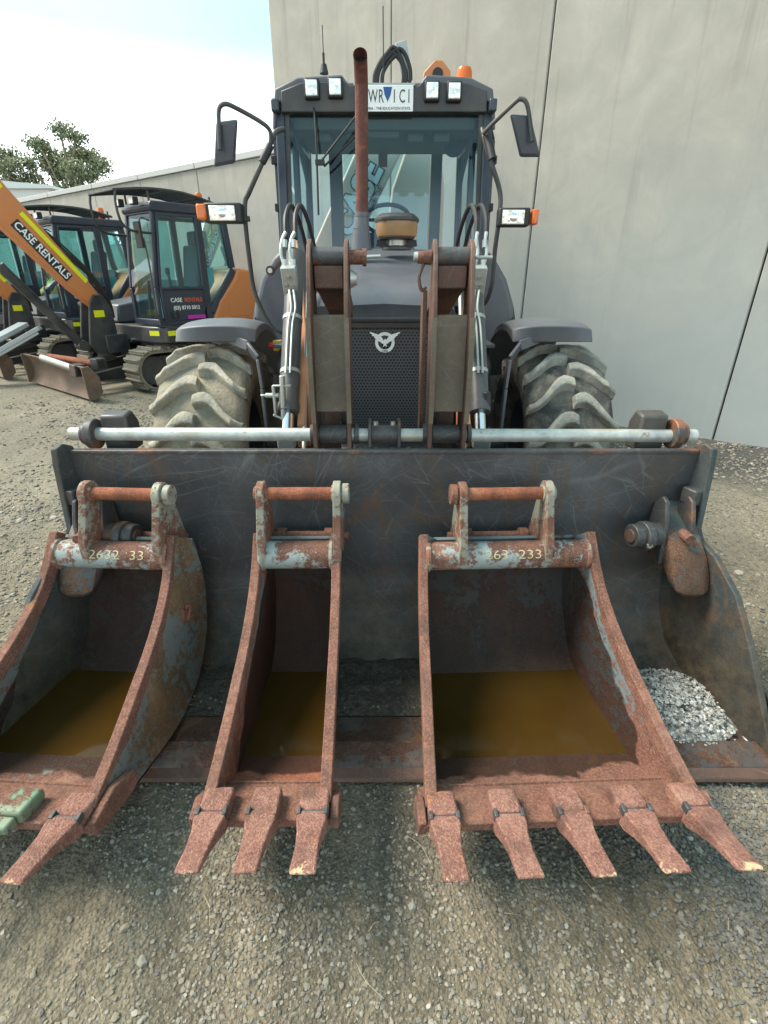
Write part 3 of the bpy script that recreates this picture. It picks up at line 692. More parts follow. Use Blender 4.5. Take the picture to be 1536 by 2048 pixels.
    g = MB(); g.tube([(.70, YL+.01, 1.95), (.69, YL+.02, 1.6), (.70, YL+.0, 1.1), (.66, YL, .95)], .011, 8, 3); g.build('grab_rail', 'black', t)
    # swing post and boom
    g = MB(); g.box((.86, -.05, .60), (.34, .34, .26)); g.cyl((1.0, -.05, .42), (1.0, -.05, .80), .12, n=24)
    for y in (-.21, .07):
        g.prism([(.84, .5), (1.18, .48), (1.26, .62), (1.20, .90), (1.14, 1.16), (1.06, 1.27), (.94, 1.27), (.86, 1.12), (.84, .9)], 'y', y, y+.04)
    g.build('swing_post', 'black', t, bevel=.015)
    g = MB(); g.box((1.04, .115, 1.02), (.14, .004, .09)); g.build('warning_sticker', 'yellow', t)
    g = MB(); g.cyl((.78, .35, .66), (.30, .35, .66), .022); g.build('swing_rod', 'chrome', t)
    # boom box section; local u along, section offset perpendicular
    pts = [((.98, 1.14), .18), ((1.2, 1.42), .27), ((2.1, 2.60), .44), ((2.55, 3.05), .50), ((3.0, 3.25), .46), ((3.7, 3.15), .36), ((4.4, 2.75), .24)]
    g = MB(); secs = []
    for i, ((x, z), h) in enumerate(pts):
        a = pts[max(i-1, 0)][0]; b = pts[min(i+1, len(pts)-1)][0]; d = Vector((b[0]-a[0], 0, b[1]-a[1])).normalized(); nrm = Vector((-d.z, 0, d.x)); w_ = .10
        p = Vector((x, -.05, z)); secs.append([p+nrm*h/2+Vector((0, w_, 0)), p-nrm*h/2+Vector((0, w_, 0)), p-nrm*h/2-Vector((0, w_, 0)), p+nrm*h/2-Vector((0, w_, 0))])
    g.loft(secs); bo = g.build('boom', body, t, bevel=.015)
    D = Vector((2.1-1.2, 0, 2.60-1.42)).normalized(); Nn = Vector((-D.z, 0, D.x)); yb = .0515
    def strip(s0, s1, off, wd, mat, nm, par=bo):
        a = Vector((1.2, yb, 1.42)); g = MB()
        q = [a+D*s0+Nn*(off-wd/2), a+D*s1+Nn*(off+wd*0-wd/2), a+D*s1+Nn*(off+wd/2), a+D*s0+Nn*(off+wd/2)]
        g.add(q+[p+Vector((0, .004, 0)) for p in q], [(0, 1, 2, 3), (4, 5, 6, 7), (0, 1, 5, 4), (1, 2, 6, 5), (2, 3, 7, 6), (3, 0, 4, 7)]); return g.build(nm, mat, par)
    strip(-.06, .92, .10, .055, 'yellow', 'reflective_strip'); strip(1.2, 1.6, .14, .055, 'yellow', 'reflective_strip')
    strip(.10, .90, -.045, .12, 'rubber', 'lettering_plate')
    mt = frame(Vector((1.2, yb+.0065, 1.42))+D*.50-Nn*.045, -D, -D.cross(Vector((0, 1, 0))) if False else Nn)
    text('CASE RENTALS', .13, 'white', bo, mt, sx=.88, bold=.0022)
    # boom cylinder and hoses
    g = MB(); a = Vector((1.30, -.05, .60)); b = Vector((2.5, -.05, 2.25)); mid = a.lerp(b, .62)
    g.cyl(a, mid, .06); g.cyl(a-Vector((0, .09, 0)), a+Vector((0, .09, 0)), .075); cy = g.build('boom_cylinder', 'black', t)
    g = MB(); g.cyl(mid, b, .032); g.build('rod', 'chrome', cy)
    g = MB()
    for k in range(4):
        y = -.13+.05*k; g.tube([(1.5, y, 2.08), (1.26, y, 1.80+.02*k), (.98, y+.01, 1.52), (.82, y, 1.20), (.80, y, .95)], .013, 6, 4)
    g.build('hydraulic_hose', 'rubber', t)
    # dipper arm and bucket, reaching down in front
    g = MB(); g.loft([[Vector((x, -.05+sy*.08, z+sz*h)) for sy, sz in ((1, 1), (1, -1), (-1, -1), (-1, 1))] for x, z, h in ((4.25, 2.95, .1), (4.4, 2.55, .17), (4.2, 1.5, .13), (3.95, .75, .09))]); g.build('dipper_arm', body, t, bevel=.015)
    g = MB(); g.cyl((3.0, -.05, 3.2), (3.8, -.05, 3.14), .055); g.cyl((3.8, -.05, 3.14), (4.25, -.05, 2.98), .03); g.build('dipper_cylinder', 'black', t)
    g = MB()
    bp = [(3.95, .80), (4.15, .72), (4.22, .5), (4.1, .25), (3.85, .1), (3.6, .08), (3.62, .13), (3.84, .15), (4.04, .3), (4.14, .5), (4.06, .68)]
    g.prism(bp, 'y', -.35, .25)
    for y in (-.37, .25): g.prism([(3.95, .80), (4.15, .72), (4.22, .5), (4.1, .25), (3.85, .1), (3.6, .08)], 'y', y, y+.02)
    g.build('digging_bucket', 'blade', t, bevel=.006)
    # door lettering and stickers
    mt = frame((.26, YL+.008, 1.19), (-1, 0, 0), (0, 0, 1)); text('CASE', .075, 'white', dr, frame((.38, YL+.006, 1.20), (-1, 0, 0), (0, 0, 1)), sx=1.0, bold=.001)
    text('RENTALS', .075, 'redtxt', dr, frame((.115, YL+.006, 1.20), (-1, 0, 0), (0, 0, 1)), sx=.92, bold=.001)
    text('(03) 8710 5012', .07, 'white', dr, frame((.235, YL+.006, 1.10), (-1, 0, 0), (0, 0, 1)), sx=.95, bold=.001)
    g = MB(); g.box((.10, YL+.007, .975), (.28, .004, .05)); g.build('magenta_tape', 'pink', dr)
    return t
def children(o): return [c for c in bpy.data.objects if c.parent == o]
def copy_tree(o, loc, label=None):
    kids = {}
    for c in bpy.data.objects:
        if c.parent: kids.setdefault(c.parent.name, []).append(c)
    def cp(q, par):
        c = q.copy(); col.objects.link(c); c.parent = par
        for k in kids.get(q.name, []): cp(k, c)
        return c
    n = cp(o, None); n.location = loc; n['label'] = label; return n
EF = math.atan2(-.778, -.628); GE = 'orange excavators parked against the wall'
EX0 = Vector((-3.5, 8.5, 0))
ex = make_excavator('nearest orange excavator, its cab just left of the backhoe, blade on the dirt', EX0, EF, GE)
ex2 = copy_tree(ex, EX0+WD*2.75+Vector((.0, .0, 0)), 'second orange excavator, half hidden behind the boom of the nearest excavator')
ex3 = copy_tree(ex, EX0+WD*5.6, 'farthest excavator with yellow boom, only glimpsed at the left edge of the photo')
ex3['group'] = ''; del ex3['group']
for o in children(ex3):
    if o.name.split('.')[0] in ('boom', 'engine_cover', 'dipper_arm'):
        o.material_slots[0].link = 'OBJECT'; o.material_slots[0].material = M['yel2']
# steel ramps lying in front of the second excavator
for i, (u, v, u2, v2) in enumerate([(-60, 705, 48, 648), (-60, 735, 80, 655)]):
    a = at(u, v, 7.6+i*.1); b = at(u2, v2, 8.5-i*.4)
    g = MB(); g.bar(a, b, .20, .06); g.bar(a+Vector((0, -.08, -.06)), b+Vector((0, -.08, -.06)), .03, .06)
    o = g.build('loading_ramp', 'silver', bevel=.006)
    tag(o, ['upper grey steel ramp leaning towards the second excavator track', 'lower grey steel ramp with its end nearer the dozer blade'][i], 'ramp', 'steel loading ramps')
# square posts lying on the nearest excavator's blade
for i, (a, b, mt_) in enumerate([(((85, 716, 7.15)), ((150, 738, 6.75)), 'bolt'), (((98, 714, 7.3)), ((190, 727, 6.95)), 'rust_o')]):
    g = MB(); A = at(*a); B = at(*b); g.cyl(A, B, .048, n=14); C = B+(B-A).normalized()*.13
    o = thing('steel_prop', ['grey round steel prop with square socket lying on the dozer blade', 'rusty orange steel prop with square socket lying behind the grey one'][i], 'steel prop', (A.x, A.y, 0))
    g.build('tube', mt_, o)
    g = MB(); g.bar(B, C, .15, .15); g.build('socket', 'blk2', o, bevel=.008)
    g = MB(); g.bar(B+(C-B)*.1, C+(C-B)*.02, .10, .10); g.build('socket_hole', 'rubber', o)

# ================================================================= BACKHOE LOADER
bh = thing('backhoe_loader', 'big dark grey backhoe loader facing the camera with glass cab and wide front bucket', 'backhoe loader', (0, 3.6, 0))
# --- loader bucket
def hwid(y): return 1.135+(1.72-y)*.20
bk_prof = [(1.716, .885), (1.735, .62), (1.735, .36), (1.70, .22), (1.63, .11), (1.53, .055), (1.42, .04), (1.30, .035)]
g = MB(); rows = []
dense = []
for i in range(len(bk_prof)-1):
    a, b = bk_prof[i], bk_prof[i+1]; k = 6
    dense += [(a[0]+(b[0]-a[0])*j/k, a[1]+(b[1]-a[1])*j/k) for j in range(k)]
dense.append(bk_prof[-1])
nxx = 40; vs = []
for off in (0, .02):
    for (y, z) in dense:
        for i in range(nxx+1):
            x = -hwid(y)+2*hwid(y)*i/nxx; d = .006*noise.noise(Vector((x*2, z*3, y)))
            vs.append((x, y+d+off*.9, z-off*.3))
m = len(dense)*(nxx+1); fs = []
for j in range(len(dense)-1):
    for i in range(nxx):
        a = j*(nxx+1)+i; fs += [(a, a+1, a+nxx+2, a+nxx+1), (m+a, m+a+nxx+1, m+a+nxx+2, m+a+1)]
for i in range(nxx): fs += [(i, i+m, i+1+m, i+1)]
g.add(vs, fs); lb = g.build('loader_bucket', 'blk', bh, smooth=50)
# top edge strip, flat bar with rust
g = MB(); g.box((0, 1.725, .889), (2.27, .03, .014)); g.build('top_edge', 'blk2', lb, bevel=.003)
# floor and cutting edge
g = MB(); g.add([(-hwid(1.3), 1.30, .035), (hwid(1.3), 1.30, .035), (hwid(1.2), 1.2, .03), (-hwid(1.2), 1.2, .03)], [(0, 1, 2, 3)]); g.box((0, 1.25, .024), (2*hwid(1.25), .17, .02)); g.build('floor_plate', 'floor', lb, bevel=.003)
g = MB(); g.prism([(1.185, .020), (1.185, .052), (1.12, .045), (1.10, .030), (1.10, .012)], 'x', -1.285, 1.285); g.build('cutting_edge', 'floor', lb, bevel=.003)
g = MB(); g.prism([(1.115, .005), (1.115, .034), (1.07, .018), (1.065, .005)], 'x', -1.30, 1.30); g.build('wear_edge', 'rbrown', lb, bevel=.003)
def side_plate(sx):
    prof = [(1.74, .905), (1.70, .925), (1.665, .915), (1.655, .86), (1.635, .62), (1.61, .585), (1.53, .56), (1.41, .475), (1.30, .33), (1.155, .10), (1.11, .05), (1.09, .015), (1.45, .01), (1.65, .06), (1.75, .2), (1.78, .4), (1.76, .7)]
    vs = [(sx*(hwid(y)+o), y, z) for o in (0, .022) for y, z in prof]; n = len(prof)
    return vs, [tuple(range(n)), tuple(range(2*n-1, n-1, -1))]+[(i, i+n, (i+1) % n+n, (i+1) % n) for i in range(n)]
for sx in (1, -1):
    g = MB(); g.add(*side_plate(sx)); sp = g.build('side_plate', 'sideblk', lb, bevel=.004)
    g = MB(); X = sx*(hwid(1.6)-.03); g.box((X, 1.675, .735), (.045, .06, .06), Matrix.Rotation(.35*sx, 3, 'Z')); g.build('stop_block', 'blk2', lb, bevel=.006)
    # side cylinder cover with pivot pin
    cx = sx*1.052
    g = MB(); secs = []
    for (dy, z, wv, dp) in ((1.71, .675, .058, .02), (1.65, .64, .066, .045), (1.60, .56, .074, .06), (1.565, .49, .074, .058), (1.545, .45, .066, .05), (1.54, .43, .048, .032)):
        loop = []
        for k in range(10):
            a = 2*math.pi*k/10; ca, sa = math.cos(a), math.sin(a); ca = math.copysign(abs(ca)**.6, ca); sa = math.copysign(abs(sa)**.6, sa); loop.append(Vector((cx+sx*.03+wv*ca+(.665-z)*.13*sx, dy+dp*sa*1.2, z+.02*sa)))
        secs.append(loop)
    g.loft(secs); g.build('cylinder_cover', 'coverm', lb, bevel=.004, smooth=60)
    g = MB()
    for k in (-1, 1):
        g.prism([(1.58, .50), (1.60, .66), (1.63, .73), (1.66, .74), (1.70, .70), (1.72, .5)], 'x', cx+sx*.015+k*.047-.008, cx+sx*.015+k*.047+.008)
    g.build('cover_bracket', 'blk2', lb, bevel=.004)
    g = MB(); g.cyl((cx-sx*.145, 1.615, .60), (cx-sx*.035, 1.63, .60), .044, n=24); g.cyl((cx-sx*.11, 1.615, .60), (cx-sx*.08, 1.62, .60), .054, n=24); pv = g.build('pivot_pin', 'blk2', lb, bevel=.004)
    g = MB(); g.cyl((cx-sx*.152, 1.613, .60), (cx-sx*.14, 1.615, .60), .026, n=20); g.build('pin_cap', 'rbrown', pv, bevel=.003)
    g = MB(); g.cyl((cx-sx*.095, 1.565, .585), (cx-sx*.095, 1.60, .585), .011, n=6); g.build('bolt', 'bolt', pv)
    g = MB(); g.cyl((cx+sx*.03, 1.545, .62), (cx+sx*.03, 1.60, .62), .018, n=12); g.build('recessed_bolt', 'rust', lb)
    g = MB(); g.box((sx*1.29, 1.17, .10), (.02, .20, .16), Matrix.Rotation(.1, 3, 'X')); g.build('side_cutter', 'rbrown', lb, bevel=.004)
# --- fork shaft across the back of the bucket
ZB, YB = .932, 1.80
g = MB(); g.cyl((-1.165, YB, ZB), (1.16, YB, ZB-.008), .0245, n=28); sh = g.build('fork_shaft', 'galv', bh)
for sx in (1, -1):
    g = MB(); g.cyl((sx*1.065, YB, ZB), (sx*1.095, YB, ZB), .056, n=28); g.cyl((sx*1.095, YB, ZB), (sx*1.118, YB, ZB), .040, n=24); g.build('end_collar', 'blk2', sh, bevel=.004)
    g = MB(); g.prism([(1.80, .86), (1.80, 1.00), (1.86, 1.01), (1.90, .96), (1.90, .86)], 'x', sx*1.0-.05, sx*1.0+.05); g.build('shaft_bracket', 'black', sh, bevel=.01)
# centre clamp
g = MB(); g.cyl((-.048, YB, ZB), (.055, YB, ZB), .034, n=24)
for x in (-.058, .05): g.prism([(YB-.045, ZB-.075), (YB-.045, ZB+.04), (YB-.02, ZB+.055), (YB+.02, ZB+.055), (YB+.045, ZB+.03), (YB+.045, ZB-.075)], 'x', x, x+.012)
cc = g.build('centre_clamp', 'blk2', sh, bevel=.003)
for x in (-.03, .032):
    for z in (-.045, .042):
        g = MB(); g.cyl((x, YB-.03, ZB+z), (x, YB-.03, ZB+z+(.012 if z > 0 else -.018)), .009, n=6); g.build('bolt', 'bolt', cc)
for sx in (-1, 1):
    g = MB(); g.box((sx*.095+.004, YB-.03, ZB-.058), (.075, .05, .012)); g.cyl((sx*.09, YB-.035, ZB-.052), (sx*.09, YB-.035, ZB-.038), .013, n=8); g.build('foot_plate', 'blk2', cc, bevel=.003)
# --- folded fork arms
def fork_arm(xc, mirror):
    s = mirror
    root = None
    xb, xt = xc, xc+.004*s
    bl = [(YB-.065, .865), (YB-.06, 1.0), (1.735, 1.15), (1.745, 1.34), (1.80, 1.50), (1.83, 1.555), (1.87, 1.575), (1.91, 1.56), (1.93, 1.50), (1.91, 1.2), (1.88, .95), (YB+.05, .865)]
    g = MB()
    plates = []
    for q, (bx, tx) in enumerate(((-.065, -.062), (.058, .060))):
        vs = []; n = len(bl)
        for o in (0, .014):
            for y, z in bl:
                k = (z-.865)/.7; vs.append((xc+bx+(tx-bx)*k+o-.004, y, z))
        gg = MB(); gg.add(vs, [tuple(range(n)), tuple(range(2*n-1, n-1, -1))]+[(i, i+n, (i+1) % n+n, (i+1) % n) for i in range(n)])
        if q == 0: root = gg.build('fork_arm', 'rbrown', bh, bevel=.002)
        else: gg.build('fork_plate', 'rbrown', root, bevel=.002)
    # worn pale front edges
    for bx in (-.062, .064):
        g = MB(); g.bar((xc+bx, 1.728, 1.15), (xc+bx, 1.738, 1.34), .016, .008, up=(0, -1, 0)); g.bar((xc+bx, 1.733, .99), (xc+bx, 1.728, 1.15), .016, .008, up=(0, -1, 0))
        g.build('worn_edge', 'brown', root)
    g = MB(); g.add([(xc-.058, 1.775, 1.02), (xc+.056, 1.775, 1.02), (xc+.056, 1.80, 1.345), (xc-.058, 1.80, 1.345), (xc-.058, 1.79, 1.02), (xc+.056, 1.79, 1.02), (xc+.056, 1.815, 1.345), (xc-.058, 1.815, 1.345)],
                    [(0, 1, 2, 3), (4, 7, 6, 5), (0, 4, 5, 1), (1, 5, 6, 2), (2, 6, 7, 3), (3, 7, 4, 0)]); g.build('web_plate', 'brown', root, bevel=.003)
    g = MB(); g.cyl((xc-.05, 1.872, 1.522), (xc+.055, 1.872, 1.522), .030, n=24); g.build('boss', 'blk2', root)
    g = MB(); g.prism([(1.845, 1.495), (1.845, 1.425), (1.95, 1.405), (2.35, 1.30), (2.38, 1.36), (1.95, 1.495)], 'x', xc-.048, xc+.050); g.build('fork_tine', 'rbrown', root, bevel=.004)
    g = MB(); g.cyl((xc-.052, YB, ZB), (xc+.052, YB, ZB), .034, n=24); g.cyl((xc-.085, YB, ZB), (xc-.066, YB, ZB), .036, n=24); g.cyl((xc+.078, YB, ZB), (xc+.094, YB, ZB), .036, n=24); g.build('shaft_sleeve', 'blk2', root, bevel=.003)
    # linkage behind
    g = MB(); g.box((xc+.02*s, 1.97, .98), (.06, .02, .32)); g.build('link_plate', 'rbrown', root)
    g = MB(); g.box((xc-.035*s, 1.99, 1.0), (.04, .04, .32)); g.build('link_bar', 'black', root)
    # pins
    g = MB(); a = .062 if s < 0 else -.068
    d = 1 if s < 0 else -1
    if s < 0:
        g.cyl((xc+.07, 1.868, 1.52), (xc+.125, 1.868, 1.52), .022, n=20); g.cyl((xc+.115, 1.868, 1.52), (xc+.128, 1.868, 1.52), .027, n=20); g.build('pin', 'rust', root)
        g = MB(); g.cyl((xc+.125, 1.868, 1.522), (xc+.175, 1.868, 1.524), .006, n=8); g.build('pin_rod', 'chrome', root)
        g = MB(); g.cyl((xc+.075, 1.86, 1.455), (xc+.095, 1.86, 1.455), .030, .018, n=16); g.build('lock_knob', 'zinc', root)
    else:
        g.cyl((xc-.115, 1.868, 1.52), (xc-.07, 1.868, 1.52), .018, .024, n=20); g.build('pin', 'rust', root)
        g = MB(); g.cyl((xc-.128, 1.868, 1.522), (xc-.105, 1.868, 1.522), .014, .017, n=16); g.build('pin_cap', 'zinc', root)
        g = MB(); g.tube([(xc-.095, 1.86, 1.50), (xc-.11, 1.855, 1.46), (xc-.10, 1.855, 1.42), (xc-.085, 1.86, 1.43)], .006, 6, 4); g.build('retaining_clip', 'rbrown', root)
        g = MB(); g.cyl((xc+.08, 1.868, 1.52), (xc+.135, 1.868, 1.52), .006, n=8); g.build('pin_rod', 'zinc', root)
    return root
fork_arm(-.187, -1); fork_arm(.228, 1)
# extra rust plate seen inside the right fork arm
g = MB(); g.prism([(1.93, .86), (1.90, 1.10), (1.95, 1.42), (2.02, 1.42), (2.0, .86)], 'x', .138, .156); g.build('inner_link', 'rbrown', bh, bevel=.003)
# --- loader arms (orange) and tilt cylinders
for s in (-1, 1):
    g = MB(); g.loft([[Vector((s*x+dx, y, z+dz)) for dx, dz in ((-.025, h), (.025, h), (.025, -h), (-.025, -h))] for x, y, z, h in ((.345, 2.12, .84, .06), (.345, 2.20, 1.02, .08), (.44, 2.8, 1.42, .08), (.56, 3.5, 1.60, .08))])
    ar = g.build('loader_arm', 'orange2', bh, bevel=.008)
    g = MB(); g.prism([(2.05, .80), (2.05, .9), (2.18, 1.05), (2.25, 1.05), (2.2, .80)], 'x', s*.35-.016, s*.35+.016); g.build('arm_nose', 'orange2', ar, bevel=.003)
    g = MB(); g.cyl((s*.335, 1.98, .80), (s*.35, 2.5, 1.40), .009, n=10); g.build('linkage_rod', 'zinc', bh)
    A = Vector((s*.405, 2.02, .86)); B = Vector((s*.398, 2.52, 1.56)); m1 = A.lerp(B, .13)
    g = MB(); g.cyl(m1, B, .041, n=28); g.cyl(m1-(B-A).normalized()*.01, m1+(B-A).normalized()*.03, .046, n=28); cy = g.build('tilt_cylinder', 'cyl', bh, bevel=.002)
    g = MB(); g.cyl(A-(B-A)*.05, m1, .024, n=20); g.build('piston_rod', 'chrome', cy)
    g = MB(); g.box(A+Vector((0, -.02, -.02)), (.07, .05, .05)); g.build('rod_eye', 'zinc', cy, bevel=.004)
    # strap, tube lines and valve block
    dirv = (B-A).normalized(); fwd = Vector((0, -.82, .57))
    g = MB()
    for k, dx in enumerate((-.008, .010)):
        p0 = A.lerp(B, .30)+fwd*.052+Vector((dx, 0, 0)); p1 = A.lerp(B, .55)+fwd*.05+Vector((dx, 0, 0)); p2 = A.lerp(B, .64)+fwd*.06+Vector((dx+.012*s*-1, 0, 0)); p3 = A.lerp(B, .74)+fwd*.06+Vector((dx, 0, 0))
        g.tube([p0, p1, p2, p3], .0048, 8, 4)
    g.build('steel_line', 'zinc', cy)
    for q in (.33, .62):
        p = A.lerp(B, q); g = MB(); g.cyl(p-dirv*.008, p+dirv*.008, .0435, n=28); g.build('hose_strap', 'zinc', cy)
    p = A.lerp(B, .80)+fwd*.055+Vector((s*.008, 0, 0)); rotm = Matrix.Rotation(math.atan2(.57, .82)*-0+.35, 3, 'X')
    g = MB(); g.box(p, (.062, .045, .115), rotm); vb = g.build('valve_block', 'zinc', bh, bevel=.003)
    for dx, dz in ((.0, .02), (-.012, -.012), (.012, -.018), (.002, -.035)):
        g = MB(); q = p+rotm @ Vector((dx, -.022, dz)); g.cyl(q, q+rotm @ Vector((0, -.014, 0)), .008, n=8); g.build('valve_plug', 'bolt', vb)
    g = MB()
    for k, dx in enumerate((-.02, .018)):
        q = p+Vector((dx, .0, .055)); g.tube([q, q+Vector((.012*s, .01, .05)), q+Vector((.006*s, .03, .10)), q+Vector((.010, .04, .13))], .0075, 8, 4); g.cyl(q+Vector((.004, .02, .07)), q+Vector((.004, .03, .10)), .011, n=6); g.cyl(q-Vector((0, 0, .0)), q+Vector((0, 0.004, .025)), .0115, n=6)
    g.build('hydraulic_fitting', 'zinc', vb)
    g = MB()
    for k, dx in enumerate((-.014, .028)):
        q = p+Vector((dx, .05, .16)); g.tube([q, q+Vector((.004*s, .06, .09)), q+Vector((.0-.01*s, .16, .14)), q+Vector((-.03*s, .30, .05)), q+Vector((-.04*s, .45, -.12))], .010, 8, 5)
    g.build('hydraulic_hose', 'rubber', vb)
# side lever bracket on the left cylinder
A = Vector((-.405, 2.02, .86)); B = Vector((-.398, 2.52, 1.56)); p = A.lerp(B, .2)+Vector((-.03, -.06, 0))
g = MB(); g.box(p+Vector((.015, 0, .06)), (.075, .02, .006)); g.cyl(p+Vector((-.055, 0, .02)), p+Vector((.0, 0, .02)), .010, n=12); g.cyl(p+Vector((-.075, 0, .02)), p+Vector((-.05, 0, .02)), .005, n=8)
g.cyl(p+Vector((.012, -.002, -.08)), p+Vector((.02, 0, .10)), .012, n=10); g.box(p+Vector((-.02, .0, .0)), (.01, .02, .12)); g.cyl(p+Vector((-.03, 0, -.06)), p+Vector((.02, 0, -.085)), .006, n=8); g.build('parking_valve', 'zinc', bh, bevel=.002)
g = MB(); p = Vector((.425, 2.10, 1.0)); g.cyl(p+Vector((.008, -.02, -.03)), p+Vector((.004, -.01, .03)), .016, n=16); g.build('rubber_cap', 'rubber', bh, bevel=.006)
# --- hood, grille, emblem
secs = []
def hoodsec(y, z, hw, zb=1.27, r=.10):
    P = []
    P += [(hw+.012, zb), (hw+.006, (zb+z-r)/2), (hw, z-r)]
    for a in (25, 50, 75): P.append((hw-r+r*math.cos(R(a)), z-r+r*math.sin(R(a))*1.0))
    P += [(hw*.4, z+.004), (0, z+.010)]
    full = P+[(-x, q) for x, q in reversed(P[:-1])]
    return [Vector((x, y, q)) for x, q in full]
g = MB()
for y, z, hw, zb, r in ((2.44, 1.315, .325, 1.285, .02), (2.43, 1.345, .325, 1.285, .04), (2.455, 1.38, .325, 1.29, .06), (2.52, 1.418, .33, 1.29, .09), (2.66, 1.450, .34, 1.28, .10), (3.0, 1.515, .36, 1.26, .10), (3.5, 1.60, .40, 1.2, .10), (3.92, 1.645, .44, 1.1, .10)):
    secs.append(hoodsec(y, z, hw, zb, r))
g.loft(secs); hd = g.build('hood', 'grey', bh, smooth=50)
g = MB(); g.box((0, 2.445, 1.283), (.64, .02, .012)); g.build('hood_seam', 'rubber', hd)
g = MB(); g.box((0, 3.0, .95), (.62, 1.0, .62)); g.box((0, 2.95, .55), (.5, 1.2, .3)); g.build('chassis', 'black', bh, bevel=.02)
g = MB(); g.box((0, 2.475, .95), (.60, .012, .655)); gr = g.build('grille', 'grille', bh)
g = MB(); g.box((0, 2.465, 1.262), (.62, .02, .03))
for x in (-.31, .31): g.box((x, 2.465, .95), (.03, .03, .67))
g.build('grille_frame', 'black', gr, bevel=.005)
def flatpoly(pts, c, th, s=1.0):
    g = MB(); n = len(pts); vs = [(c[0]+x*s, c[1]-t, c[2]+z*s) for t in (0, th) for x, z in pts]
    g.add(vs, [tuple(range(n)), tuple(range(2*n-1, n-1, -1))]+[(i, i+n, (i+1) % n+n, (i+1) % n) for i in range(n)]); return g
ec = (.004, 2.467, 1.185)
g = MB(); g.lathe([(.032, .0), (.032, -.008), (.046, -.008), (.046, 0), (.032, 0)], ec, axis='y', n=40); em = g.build('emblem_ring', 'white', gr, smooth=0)
for s in (-1, 1):
    wing = [(.003, -.010), (.006, .004), (.014, .016), (.028, .026), (.064, .037), (.061, .030), (.054, .028), (.053, .021), (.045, .019), (.042, .011), (.034, .009), (.030, .000), (.020, -.002), (.012, -.010)]
    flatpoly([(s*x, z+.006) for x, z in wing], (ec[0], ec[1]-.009, ec[2]), .005, 1.12).build('wing', 'white', em, smooth=0)
flatpoly([(-.003, .014), (.003, .018), (.008, .011), (.006, -.006), (.010, -.018), (.0, -.013), (-.008, -.020), (-.006, -.006), (-.008, .004)], (ec[0], ec[1]-.010, ec[2]), .005).build('eagle', 'white', em, smooth=0)
text('CASE', .013, 'black', em, frame((ec[0], ec[1]-.0095, ec[2]-.039), (1, 0, 0), (0, 0, 1)))
# --- tyres
def make_tyre(s, x0, yc, zc, Ro, W, mats, name='front_wheel', nl=17):
    hw = W/2; rt = Ro-.040
    prof = [(rt*.52, -hw*.62), (rt*.60, -hw*.80), (rt*.72, -hw*.98), (rt*.84, -hw*1.0), (rt*.93, -hw*.95), (rt*.975, -hw*.80), (rt*.99, -hw*.5), (rt, 0), (rt*.99, hw*.5), (rt*.975, hw*.80), (rt*.93, hw*.95), (rt*.84, hw*1.0), (rt*.72, hw*.98), (rt*.60, hw*.80), (rt*.52, hw*.62)]
    c = Vector((x0, yc, zc)); g = MB(); g.lathe(prof, c, axis='x', n=72)
    wh = g.build(name, mats[0], bh, smooth=60)
    g = MB(); g.lathe([(0, s*.02), (.1, s*.03), (.13, s*.02), (rt*.42, s*.04), (rt*.50, s*hw*.6), (rt*.54, s*hw*.66), (rt*.54, -s*hw*.6)], c, axis='x', n=40); g.build('rim', 'grey', wh)
    def rad(q):
        q = abs(q)/hw
        if q <= .5: return rt*(1-.01*(q/.5)**2)
        if q <= .8: return rt*(.99-.015*(q-.5)/.3)
        if q <= .95: return rt*(.975-.045*(q-.8)/.15)
        return rt*.93
    for side in (1, -1):
        for k in range(nl):
            ph0 = 2*math.pi*(k+(.5 if side < 0 else 0))/nl
            g = MB(); loops = []; K = 9
            for i in range(K+1):
                u = i/K; q = side*(-.03*hw+u*1.05*hw); ph = ph0-(.10+.42*u**1.5-.10*math.sin(u*6.0))*.50
                wv = .066+.016*(1-u)+.014*math.sin(u*5); r0 = rad(q)-.012; hgt = .060*(1-.25*max(0, u-.85)/.15)
                top = wv*.62; bot = wv*.95; jit = .003*random.uniform(-1, 1)
                pts = []
                for (dw, rr) in ((-bot, r0), (-top, r0+hgt*.92+jit), (-top*.5, r0+hgt+jit), (top*.5, r0+hgt+jit), (top, r0+hgt*.92+jit), (bot, r0)):
                    a = ph+dw*.9/1.0; pts.append(c+Vector((q, -rr*math.cos(a)*1.0, rr*math.sin(a))))
                loops.append(pts)
            # wrap down the shoulder
            q = side*hw*1.03; pts = []
            for dw, rr in ((-.045, rt*.80), (-.03, rt*.82), (-.015, rt*.82), (.015, rt*.82), (.03, rt*.82), (.045, rt*.80)):
                a = ph0-.27+dw; pts.append(c+Vector((side*hw*.99, -rr*math.cos(a), rr*math.sin(a))))
            loops.append(pts)
            g.loft(loops); g.build('tread_lug', mats[1], wh, bevel=.004, seg=2, smooth=30)
    return wh
make_tyre(-1, -.945, 2.90, .555, .565, .47, ('tyreL', 'lugL'))
make_tyre(1, .955, 2.90, .555, .565, .44, ('tyreR', 'lugR'))
g = MB(); g.cyl((-.7, 2.9, .55), (.72, 2.9, .55), .09); g.box((0, 2.9, .55), (.9, .2, .22)); g.build('front_axle', 'black', bh, bevel=.01)
for s in (-1, 1):
    g = MB(); g.lathe([(.28, -.2), (.55, -.24), (.66, -.22), (.70, -.12), (.70, .12), (.66, .22), (.55, .24), (.28, .2)], (s*.93, 5.15, .70), axis='x', n=48); rw = g.build('rear_wheel', 'rubber', bh, smooth=60)
    g = MB(); g.lathe([(0, s*.05), (.2, s*.08), (.3, s*.18), (.3, -s*.1)], (s*.93, 5.15, .70), axis='x', n=32); g.build('rim', 'grey', rw)
